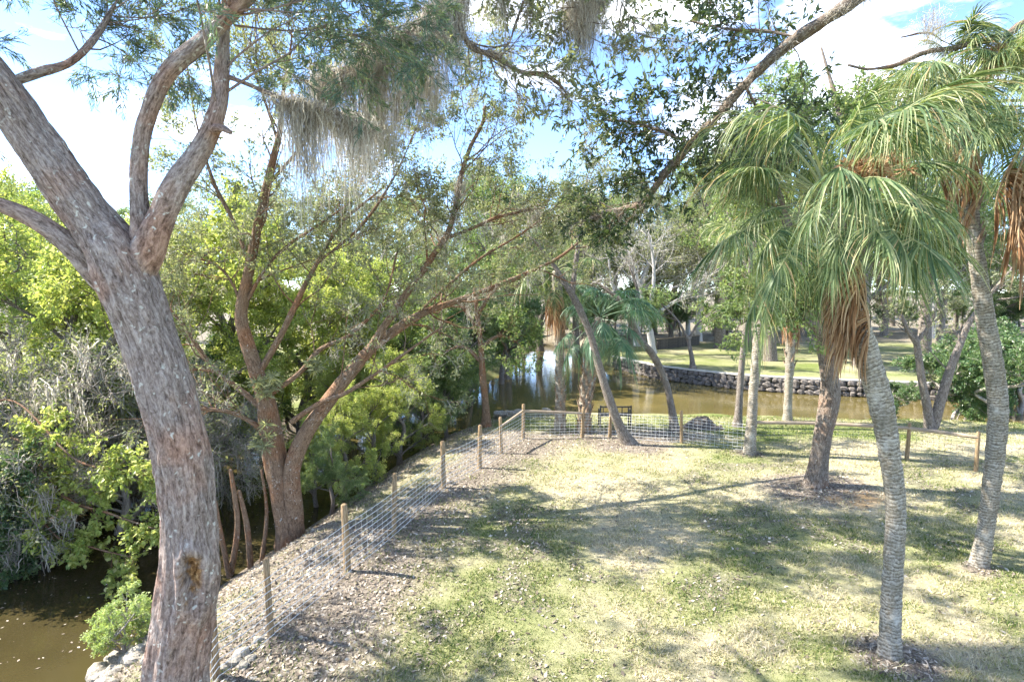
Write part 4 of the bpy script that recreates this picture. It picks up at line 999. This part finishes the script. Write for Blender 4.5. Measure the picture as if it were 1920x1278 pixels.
lone('forked_tree', 'pale twin stemmed tree forking from its foot at the right end of the pond', M['bark_grey'],
     [(1745, 805, 22.5, 26), (1738, 760, 22.5, 19), (1728, 710, 22.5, 18), (1722, 660, 22.5, 17), (1716, 630, 22.5, 14)],
     [[(1750, 800, 22.5, 22), (1764, 750, 22.5, 20), (1782, 690, 22.5, 17), (1802, 640, 22.5, 14), (1820, 600, 22.5, 11), (1850, 560, 22.6, 8), (1900, 500, 22.8, 4)], [(1718, 645, 22.5, 11), (1700, 615, 22.5, 9), (1690, 590, 22.5, 5)], [(1720, 640, 22.5, 10), (1745, 605, 22.5, 7), (1760, 560, 22.5, 4)]],
     (1745, 806), (M['leaf_olive'], 8, 0.1), 16, 0.3, 0, 6, twig_n=(6, 4, 3), tl=(1.2, 0.7, 0.4))
lone('bare_tree', 'bare whitish branching tree on the far shore behind the fan palm', M['bark_pale'],
     [(1225, 664, 44, 16), (1218, 620, 44, 15), (1212, 598, 44, 15)],
     [[(1212, 604, 44, 11), (1222, 560, 44, 9), (1226, 500, 44, 7), (1215, 430, 44, 4)], [(1214, 602, 44, 11), (1250, 575, 44, 8), (1290, 550, 44.3, 6), (1330, 520, 44.6, 4)], [(1211, 602, 44, 10), (1180, 580, 43.8, 7), (1150, 540, 43.6, 5), (1140, 480, 43.6, 3)], [(1213, 600, 44, 9), (1200, 540, 44, 7), (1180, 470, 44, 4)]],
     None, (M['leaf_olive'], 2, 0.16), 12, 0.3, 14, 7, twig_n=(9, 6, 5), tl=(4.0, 2.0, 1.0))
lone('lawn_tree', 'small crooked trunk alone on the far lawn above the stone wall', M['bark_grey'],
     [(1300, 690, 38, 14), (1297, 668, 38, 11), (1293, 650, 38, 11), (1290, 630, 38, 10)],
     [[(1290, 640, 38, 7), (1310, 605, 38, 5), (1350, 580, 38, 3)], [(1291, 638, 38, 7), (1270, 600, 38, 5), (1240, 570, 38, 3)]],
     (1300, 689), (M['leaf_green'], 10, 0.17), 12, 0.4, 0, 8, twig_n=(8, 6, 5), tl=(2.4, 1.3, 0.7))
lone('lawn_tree', 'tall grey trunk on the far lawn between the fork and the right palm', M['bark_grey'],
     [(1752, 684, 37, 15), (1760, 640, 37, 13), (1768, 600, 37, 12), (1772, 560, 37, 10), (1776, 500, 37, 8)],
     [[(1770, 580, 37, 7), (1740, 540, 37, 5), (1700, 500, 37, 3)], [(1774, 540, 37, 7), (1810, 500, 37, 5), (1850, 460, 37, 3)]],
     (1752, 684), (M['leaf_green'], 10, 0.17), 12, 0.3, 0, 9, twig_n=(8, 6, 5), tl=(3.0, 1.5, 0.8))

# ------------------------------------------------------------------ leafy trees of the stream bank and the woods behind
def variant(name, seed, H, R, leafm, per, size, bark, n=(11, 7, 7), low=0.15, moss=0, droop=0.25, aspect=0.5, up=0.12, trunk_r=0.2, thin=1.0):
    rng = np.random.default_rng(seed)
    root = thing(name, '', 'tree'); T = TreeB.__new__(TreeB); T.root = root; T.o = np.zeros(3); T.bark = bark
    w = rng.normal(size=(5, 2)) * 0.25
    tr = [(0, 0, -0.3, trunk_r * 1.2), (w[0, 0] * .5, w[0, 1] * .5, H * 0.18, trunk_r), (w[1, 0], w[1, 1], H * 0.4, trunk_r * .8), (w[2, 0] * 1.5, w[2, 1] * 1.5, H * 0.62, trunk_r * .55), (w[3, 0] * 2, w[3, 1] * 2, H * 0.82, trunk_r * .25)]
    T.limb('trunk', tr, 30, 12, 0.02, 5, flare=(0.3, 0.4), seed=seed)
    par, pr = resamp(tr, 12)
    b1, r1 = grow(par, np.array([trunk_r]), n[0], rng, R, (0.7, 1.35), up * 1.5, 0.25, 7, low, 1.0, 0.5, shrink=0.35)
    b2, r2 = grow(b1, r1, n[1], rng, R * 0.5, (0.5, 1.1), up * 0.4, 0.3, 5, 0.3, 1, 0.45)
    b3, r3 = grow(b2, r2, n[2], rng, R * 0.24, (0.4, 1.1), -0.05, 0.35, 4, 0.2, 1, 0.5)
    r1 = np.clip(r1, 0.03, 0.14); r2 = np.clip(r2, 0.012, 0.04)
    T.limb_n = 0
    T.twigs([(b1, r1), (b2, r2)], name='branches')
    T.twigs([(b3, np.full(len(b3), 0.009))], mat=M['twig'], sides=3)
    mats = None
    k = b3[rng.uniform(0, 1, len(b3)) < thin]
    T.foliage([leaves(k, per, size, rng, aspect, droop, 0.7, 0.08 * R / 3)], leafm)
    if moss: T.foliage([moss_strands(b2[::2, 3], rng, moss, 1.1, 0.012, 0.14, 4)], M['moss'], 'hanging_moss')
    return root

PROTO = {
 'yellow': variant('maple_tree', 61, 8.0, 3.4, M['leaf_yellow'], 62, 0.10, M['bark_grey'], (12, 8, 7), 0.1),
 'yellow2': variant('maple_tree', 62, 7.0, 3.2, M['leaf_yellow'], 58, 0.098, M['bark_grey'], (11, 8, 7), 0.05, droop=0.4),
 'green': variant('broadleaf_tree', 63, 9.0, 3.6, M['leaf_green'], 56, 0.115, M['bark_grey'], (12, 8, 7), 0.1),
 'deep': variant('broadleaf_tree', 64, 7.5, 3.4, M['leaf_deep'], 54, 0.11, M['bark_grey'], (12, 8, 7), 0.03, droop=0.5),
 'olive': variant('moss_oak', 65, 10.0, 4.4, M['leaf_olive'], 36, 0.12, M['bark_grey'], (12, 8, 7), 0.2, moss=14),
 'sparse': variant('moss_oak', 66, 10.0, 4.6, M['leaf_olive'], 20, 0.12, M['bark_pale'], (12, 8, 7), 0.2, moss=22),
 'tall': variant('tall_oak', 67, 14.0, 4.6, M['leaf_green'], 44, 0.14, M['bark_grey'], (15, 8, 7), 0.3, moss=8, trunk_r=0.3),
 'twiggy': variant('bare_shrub', 68, 3.6, 2.4, M['leaf_olive'], 5, 0.07, M['twig'], (16, 9, 9), 0.0, moss=26, up=0.05, trunk_r=0.07),
 'bush': variant('leafy_shrub', 69, 2.4, 1.6, M['leaf_deep'], 34, 0.085, M['twig'], (14, 7, 6), 0.0, up=0.2, trunk_r=0.06),
 'lime': variant('leafy_shrub', 70, 1.4, 1.0, M['leaf_lime'], 30, 0.06, M['twig'], (14, 6, 5), 0.0, up=0.25, trunk_r=0.04),
}
used = set()
def place(kind, px, D, s, label, group=None, cat='tree', sz=None, z=None, seed=None):
    r = random.Random(int(px * 7 + D * 131) if seed is None else seed)
    x = (px - 960) / F_PX * D / math.cos(PITCH) * 1.0
    g = float(ground_h(x, D)) if z is None else z
    g = max(g, WATER_Z - 0.1)
    pr = PROTO[kind]; rz = r.uniform(0, 6.283)
    if kind not in used:
        used.add(kind); pr.location = (x, D, g); pr.rotation_euler = (0, 0, rz); pr.scale = (s, s, sz or s); tag(pr, label, cat, group)
    else:
        copy_tree(pr, (x, D, g), rz, s, label, cat, group, sz)

def near(px):
    for lim, ph in ((60, 'at the left edge'), (200, 'left of the massive trunk'), (420, 'behind the massive trunk'), (620, 'behind the upright brown limb'), (800, 'behind the diagonal brown limb'), (930, 'above the pond corner'), (1010, 'left of the straight pale palm'),
                    (1075, 'behind the straight pale palm'), (1150, 'behind the criss cross palm'), (1205, 'behind the thinner leaning trunk'), (1260, 'behind the bare whitish tree'), (1330, 'above the low timber wall'), (1390, 'left of the straight slim trunk'), (1440, 'behind the thin pale palm'),
                    (1510, 'beside the far skirted palm'), (1580, 'behind the forked oak'), (1640, 'behind the tall curved palm'), (1700, 'right of the curved palm'), (1770, 'behind the twin stemmed tree'), (1820, 'left of the slender right palm'), (1880, 'behind the slender right palm')):
        if px < lim: return ph
    return 'at the right edge'
G1 = 'leafy trees across the stream'
place('yellow', 0, 17.5, 0.95, 'yellow green maple at the far left edge across the stream', G1)
place('yellow2', 110, 16, 0.95, 'bright yellow green maple across the stream left of the massive trunk', G1)
place('deep', -10, 13.4, 0.42, 'dark green leafy tree drooping to the stream at the left edge', G1)
place('yellow', 300, 18, 0.9, 'yellow green maple showing between the massive trunk and the brown tree', G1)
place('yellow2', 420, 20.5, 1.05, 'yellow green maple straight behind the upright brown limb', G1)
place('yellow', 560, 22, 0.85, 'yellowish maple behind the fork of the brown tree', G1)
place('yellow', 735, 25, 0.8, 'yellow green maple glowing behind the tip of the thin dark branch', G1)
place('yellow2', 650, 24, 1.1, 'yellow green maple behind the diagonal brown limb', G1)
place('green', 790, 28, 0.85, 'bushy green tree at the pond corner under the diagonal limb', G1)
place('yellow2', 640, 20.5, 0.5, 'low yellow green bush tree over the stream behind the fence wires', G1)
place('green', 60, 24, 1.0, 'green tree behind the yellow maples on the left', G1)
place('olive', 20, 27, 1.0, 'greyish oak rising behind the maples at the left', G1)
place('olive', 430, 33, 1.05, 'moss hung oak behind the yellow maple in the left middle', G1)
place('olive', 640, 36, 1.1, 'moss hung grey green oak behind the brown tree', G1)
place('tall', 950, 38, 1.02, 'tall oak rising against the sky behind the pond corner', 'woods behind the pond')
place('tall', 1080, 52, 1.1, 'tall green oak at the head of the pond', 'woods behind the pond')
place('deep', 940, 36, 0.8, 'dark tree overhanging the left shore of the pond', 'woods behind the pond')
place('green', 880, 33, 0.85, 'bright green tree left of the pond water', 'woods behind the pond')
place('twiggy', -20, 12.9, 1.15, 'grey leafless twiggy shrub in moss at the left edge over the stream', 'twiggy shrubs over the stream', 'shrub')
place('twiggy', 110, 14.6, 1.0, 'grey tangle of bare twigs just left of the massive trunk', 'twiggy shrubs over the stream', 'shrub')
place('twiggy', 230, 16, 0.9, 'tangle of bare grey twigs behind the massive trunk', 'twiggy shrubs over the stream', 'shrub')
place('twiggy', 60, 12.3, 1.0, 'pale twig tangle standing over the bottom left water', 'twiggy shrubs over the stream', 'shrub', z=-1.0)
place('twiggy', 190, 13.4, 1.15, 'pale twig tangle over the stream touching the massive trunk', 'twiggy shrubs over the stream', 'shrub', z=-1.0)
place('twiggy', 390, 15.5, 1.0, 'pale twig tangle between the massive trunk and the brown tree', 'twiggy shrubs over the stream', 'shrub', z=-1.0)
place('bush', -10, 11.6, 0.9, 'dark green leafy shrub hanging over the water at the bottom left', 'shrubs over the stream', 'shrub', z=-1.0)
place('bush', 40, 12.6, 0.7, 'low green shrub beside the bottom left water', 'shrubs over the stream', 'shrub', z=-1.0)
place('lime', 205, 8.6, 0.62, 'small pale lime green bush on the bank left of the massive trunk', None, 'shrub', z=-0.85)
for px, D, s, lb in ((1800, 24, 1.15, 'round dark green shrub between the forked tree and the right palm'), (1890, 22, 1.2, 'dark green shrub at the right edge behind the mesh fence'), (1850, 27, 1.3, 'taller green shrub behind the right palm trunk'), (1690, 24.4, 0.6, 'small leafy shrub right of the curved palm trunk at the water'), (1920, 27, 1.5, 'big leafy shrub cut by the right edge beyond the fence')):
    place('bush', px, D, s, lb, 'shrubs at the right end of the pond', 'shrub')
for n_, (kd, px, D, s_, lb) in enumerate([('yellow', 640, 16.0, 0.36, 'leafy bush just behind the wire left of the fence run'), ('yellow2', 700, 17.6, 0.40, 'yellowish bush behind the fence where the wires meet the leaves'),
        ('yellow', 745, 18.6, 0.42, 'bright leafy bush above the fifth fence post'), ('green', 790, 20.5, 0.36, 'pale green bush between the fence and the pond corner'), ('green', 835, 22.0, 0.40, 'leafy bush left of the short dark trunk'),
        ('green', 610, 13.6, 0.24, 'small leafy bush between the brown tree foot and the fence wires'), ('yellow2', 585, 15.2, 0.3, 'low yellow green bush right of the brown tree foot'), ('green', 800, 24.5, 0.6, 'spreading green tree over the pond corner')]):
    place(kd, px, D, s_, lb, 'bushes on the bank behind the fence')
lbank = np.array([(-13.6, 8), (-13.4, 11), (-11.8, 15), (-10.4, 19), (-8.4, 23.5), (-6.6, 27.3), (-3.6, 32), (-2.0, 37), (-0.6, 43), (1.4, 54)])
for n_ in range(26):
    t_ = n_ / 25 * 9; i_ = min(int(t_), 8); q = lbank[i_] * (1 - t_ + i_) + lbank[i_ + 1] * (t_ - i_); rnd_ = random.Random(n_ + 400)
    kd = rnd_.choice(['green', 'green', 'yellow2', 'yellow', 'bush', 'yellow2']) if n_ < 14 else rnd_.choice(['deep', 'green', 'bush', 'deep'])
    s_ = {'deep': 0.42, 'green': 0.36, 'yellow2': 0.42, 'yellow': 0.38, 'bush': 1.25}[kd] * rnd_.uniform(0.85, 1.25) * (1.0 if n_ < 14 else 1.35)
    q = q + np.array([-0.3 + rnd_.uniform(-0.8, 0.3), rnd_.uniform(-.4, .4)])
    nm_ = {'deep': 'deep green', 'green': 'mid green', 'yellow2': 'yellow green', 'yellow': 'yellow green', 'bush': 'dark small leaved'}[kd]
    wh_ = 'left of the massive trunk' if n_ < 5 else ('behind the brown tree' if n_ < 12 else ('by the pond corner' if n_ < 17 else 'along the far left shore of the pond'))
    place(kd, 960 + q[0] / q[1] * F_PX * math.cos(PITCH), q[1], s_, nm_ + ' thicket at the water ' + near(960 + q[0] / q[1] * F_PX) + (', nearer one' if n_ % 2 else ', farther one'), 'waterside thicket', 'shrub', seed=n_)
for n_ in range(22):
    rnd_ = random.Random(n_ + 700); kd = rnd_.choice(['deep', 'green', 'deep', 'olive']); px = 1080 + n_ * 42 + rnd_.uniform(-15, 15); D = rnd_.uniform(55, 63) if px < 1420 else rnd_.uniform(60, 70)
    wh_ = 'left of the palms' if px < 1400 else ('behind the palms' if px < 1750 else 'near the right edge')
    place(kd, px, D, rnd_.uniform(0.4, 0.62), {'deep': 'dark', 'green': 'mid green', 'olive': 'greyish'}[kd] + ' lawn edge bush ' + near(px) + (' low' if n_ % 2 else ' tall'), 'undergrowth at the back of the far lawn', 'shrub')
# head of the pond and the back of the far lawn
k = 0
WOODS = [('tall', 1445, 40, 1.3), ('tall', 1615, 37, 1.25), ('tall', 1735, 42, 1.3), ('tall', 1350, 48, 1.25), ('sparse', 1195, 50, 1.45), ('sparse', 1310, 54, 1.5), ('olive', 1120, 57, 1.6), ('olive', 1255, 66, 1.7), ('olive', 1365, 60, 1.5), ('olive', 1655, 60, 1.5), ('sparse', 1745, 57, 1.35), ('olive', 1845, 60, 1.5), ('olive', 1015, 56, 1.5), ('green', 1430, 62, 1.3), ('sparse', 910, 46, 1.4), ('olive', 1130, 60, 1.3), ('sparse', 1180, 66, 1.3), ('green', 1230, 62, 1.1), ('sparse', 1290, 58, 1.15), ('olive', 1340, 64, 1.35), ('green', 1400, 68, 1.3), ('tall', 1450, 74, 1.1), ('olive', 1500, 62, 1.2),
         ('green', 1560, 70, 1.3), ('olive', 1620, 64, 1.2), ('tall', 1670, 76, 1.1), ('green', 1730, 66, 1.25), ('olive', 1790, 70, 1.3), ('green', 1850, 62, 1.15), ('sparse', 1900, 72, 1.3), ('olive', 1960, 66, 1.3), ('tall', 2030, 60, 1.0),
         ('deep', 1010, 64, 1.2), ('green', 1060, 70, 1.4), ('deep', 1090, 61, 0.9), ('deep', 1260, 56, 0.6), ('deep', 1370, 60, 0.7), ('deep', 1180, 57, 0.7)]
NB = {'olive': 'grey green moss hung oak', 'sparse': 'pale twiggy moss draped oak', 'green': 'bushy green tree', 'tall': 'tall green oak', 'deep': 'low dark green tree'}
for kd, px, D, s in WOODS:
    place(kd, px, D, s, ('big ' if s >= 1.34 else '') + NB[kd] + ' at the wood edge ' + near(px), 'trees at the edge of the wood')
for kd, px, D, s in [('tall', 60, 48, 1.0), ('tall', 300, 55, 1.05), ('olive', 520, 55, 1.4), ('tall', 760, 60, 1.1), ('olive', 860, 50, 1.3), ('green', 200, 38, 1.1), ('olive', -120, 34, 1.2), ('sparse', 740, 44, 1.2), ('olive', 980, 80, 1.6), ('tall', 1150, 90, 1.4), ('tall', 1300, 95, 1.4), ('tall', 1550, 95, 1.3), ('tall', 1800, 95, 1.3)]:
    place(kd, px, D, s, NB[kd] + ' deep in the wood ' + near(px), 'trees far back in the wood')

# low yellow spray reaching over the water at the left
def maple_low():
    rng = np.random.default_rng(91)
    b = np.array([-13.4, 13.0, float(ground_h(-13.4, 13.0))])
    T = TreeB('young_maple', 'young maple whose yellow green spray reaches low over the water by the trunk', 'tree', b, M['bark_brown'])
    tr = [(*b, 0.1), (-13.0, 12.9, 1.2, 0.09), (-12.3, 12.6, 2.6, 0.07), (-11.6, 12.3, 3.8, 0.04)]
    T.limb('trunk', tr, 24, 10, 0.01, 8)
    Ls = [[(-12.9, 12.9, 1.4, 0.035), (-11, 12.2, 1.7, 0.025)] + px_path([(120, 930, 11.4, 7), (200, 960, 11.2, 5), (270, 985, 11, 4), (320, 1000, 11, 2)]),
          [(-12.9, 12.9, 1.2, 0.03), (-11, 12, 1.0, 0.022)] + px_path([(100, 1000, 11.2, 5), (170, 1025, 11, 4), (250, 1045, 10.8, 2)]),
          [(-12.5, 12.7, 2.2, 0.03), (-10.8, 12, 2.6, 0.022)] + px_path([(140, 860, 11.2, 5), (230, 880, 11, 4), (300, 900, 10.8, 2)])]
    for L in Ls: T.limb('branch', L, 24, 8, 0.004, 8)
    par = np.vstack([resamp(L, 10)[0] for L in Ls])
    b1, r1 = grow(par, np.full(3, 0.02), 30, rng, 0.8, (0.5, 1.2), 0.0, 0.25, 5, 0.35, 1, 0.4)
    b2, r2 = grow(b1, r1, 5, rng, 0.35, (0.4, 1.1), -0.05, 0.3, 4, 0.2, 1, 0.5)
    T.twigs([(b1, np.clip(r1, .003, .01)), (b2, np.full(len(b2), .003))])
    T.foliage([leaves(b2, 18, 0.085, rng, 0.7, 0.3, 0.6, 0.03, 1.4)], M['leaf_yellow'])
maple_low()

def maple_lean(label, base, pts, R, seed, n=(16, 7, 6), per=26):
    rng = np.random.default_rng(seed); b = np.array([*base, float(ground_h(*base))])
    T = TreeB('leaning_maple', label, 'tree', b, M['bark_grey'])
    tr = [(b[0], b[1], b[2] - 0.1, 0.13)] + [(x, y, z, 0.12 - 0.02 * k) for k, (x, y, z) in enumerate(pts)]
    T.limb('trunk', tr, 40, 12, 0.012, 8)
    par, pr = resamp(tr, 12)
    b1, r1 = grow(par, np.array([0.06]), n[0], rng, R, (0.6, 1.3), 0.15, 0.25, 7, 0.4, 1.0, 0.5)
    b2, r2 = grow(b1, r1, n[1], rng, R * 0.5, (0.5, 1.2), 0.02, 0.3, 5, 0.25, 1, 0.5)
    b3, r3 = grow(b2, r2, n[2], rng, R * 0.25, (0.4, 1.1), -0.1, 0.3, 4, 0.2, 1, 0.5)
    T.twigs([(b1, np.clip(r1, .012, .03)), (b2, np.clip(r2, .006, .012)), (b3, np.full(len(b3), .004))])
    T.foliage([leaves(b3, per, 0.095, rng, 0.6, 0.3, 0.6, 0.06, 1.2)], M['leaf_yellow'])
maple_lean('yellow green maple leaning over the stream between the massive trunk and the brown tree', (-12.9, 15.4), [(-11.5, 15.0, 2.5), (-10, 14.7, 4.3), (-8.4, 14.4, 5.6), (-7.0, 14.2, 6.2)], 2.3, 301)

# ------------------------------------------------------------------ small things by the pond
def box_part(name, root, size, loc, mat, rot=(0, 0, 0), bev=0.004):
    x, y, z = (s / 2 for s in size)
    v = np.array([(a * x, b * y, c * z) for a in (-1, 1) for b in (-1, 1) for c in (-1, 1)])
    f = np.array([(0, 1, 3, 2), (4, 6, 7, 5), (0, 4, 5, 1), (2, 3, 7, 6), (0, 2, 6, 4), (1, 5, 7, 3)])
    o = link(name, make_mesh(name, v, f, mat), root, tuple(float(q) for q in loc), rot)
    return o
bp = G(1152, 800)
bench = thing('garden_bench', 'small dark metal frame bench facing the pond behind the leaning trunk', 'bench', bp)
W, H = 1.15, 0.45
for sx in (-1, 1):
    for sy in (-1, 1): box_part('leg', bench, (0.05, 0.05, 0.46), (sx * W / 2, sy * 0.2, 0.23), M['iron'])
    box_part('arm', bench, (0.05, 0.45, 0.05), (sx * W / 2, 0.0, 0.64), M['iron']); box_part('arm_post', bench, (0.046, 0.046, 0.2), (sx * W / 2, 0.2, 0.55), M['iron'])
for k in range(4): box_part('seat_slat', bench, (W, 0.085, 0.03), (0, -0.17 + k * 0.112, 0.476), M['iron'])
for z in (0.58, 0.82): box_part('back_rail', bench, (W, 0.04, 0.05), (0, -0.225, z), M['iron'])
for k in range(5): box_part('back_slat', bench, (0.035, 0.025, 0.22), (-W / 2 + 0.1 + k * (W - 0.2) / 4, -0.225, 0.70), M['iron'])
for sx in (-1, 1): box_part('back_post', bench, (0.05, 0.05, 0.42), (sx * W / 2, -0.227, 0.66), M['iron'])

mp_ = G(1315, 803)
def mound():
    n = 28; t = np.linspace(-1, 1, n); xx, yy = np.meshgrid(t, t); r = np.hypot(xx, yy)
    q = np.stack([xx * 2.4, yy * 2.4, 0 * xx], -1)
    z = 0.42 * np.clip(1 - r ** 1.3, -0.15, 1) + 0.10 * fbm(q * 2, 5, 3) * (r < 1)
    v = np.stack([xx * 0.85, yy * 0.5, z], -1).reshape(-1, 3)
    i = np.arange(n * n).reshape(n, n); f = np.stack([i[:-1, :-1], i[:-1, 1:], i[1:, 1:], i[1:, :-1]], -1).reshape(-1, 4)
    o = link('dirt_mound', make_mesh('dirt_mound', v, f, M['soil']), None, tuple(mp_))
    tag(o, 'dark heap of soil and leaves beyond the fence by the pond', 'dirt mound')
mound()

lw = thing('retaining_wall', 'low dark timber wall at the left back of the far lawn', 'wall', (0, 0, 0))
a, b = P(1232, 668, 47), P(1310, 652, 51); z0 = float(ground_h(a[0], a[1])) - 0.1
lw.location = (float(a[0]), float(a[1]), z0); e = b - a; ln = float(np.hypot(e[0], e[1])); az = math.atan2(e[1], e[0])
for k in range(4):
    box_part('plank', lw, (ln, 0.14 + 0.01 * (k % 2), 0.235), (e[0] / 2, e[1] / 2, 0.12 + 0.24 * k), M['dark_timber'], (0, 0, az))
box_part('cap', lw, (ln + 0.1, 0.24, 0.06), (e[0] / 2, e[1] / 2, 0.99), M['rail'], (0, 0, az))

def debris(px, py, r_, n, label, seed):
    rng = np.random.default_rng(seed); c = G(px, py); p = rng.normal(size=(n, 3)) * np.array([r_, r_, 0.02]) + np.array([0, 0, 0.03])
    a = rng.uniform(0, 6.283, n); d = np.stack([np.cos(a), np.sin(a), rng.normal(size=n) * .3], -1) * 0.06; s = np.stack([-np.sin(a), np.cos(a), rng.normal(size=n) * .5], -1) * 0.02
    v = np.stack([p - d, p + s, p + d, p - s], 1).reshape(-1, 3)
    o = link('fallen_leaf', make_mesh('fallen_leaf', v, np.arange(4 * n).reshape(n, 4), M['litter'], fattr={'rnd': rng.uniform(.5, 1, n)}), None, tuple(c)); tag(o, label, 'leaf')
debris(1540, 1165, 0.06, 7, 'curled pale brown dead leaf clump lying on the lawn left of the curved palm', 5)
def stick(px0, py0, px1, py1, label):
    a, b = G(px0, py0), G(px1, py1); a[2] += 0.03; b[2] += 0.05; m = (a + b) / 2 + np.array([0.03, 0.02, 0.02])
    o0 = a.copy(); V, f, uv = tube([(*(a - o0), 0.012), (*(m - o0), 0.011), (*(b - o0), 0.006)], 10, 6, 0.002, 20)
    tag(link('fallen_stick', make_mesh('fallen_stick', V, f, M['twig'], uv=uv, smooth_sh=True), None, tuple(o0)), label, 'stick')
stick(1722, 1236, 1745, 1268, 'thin pale stick lying in the grass beside the curved palm foot')
print('tris', sum(len(m.loops) - 2 * len(m.polygons) for m in bpy.data.meshes), 'objects', len(bpy.data.objects))
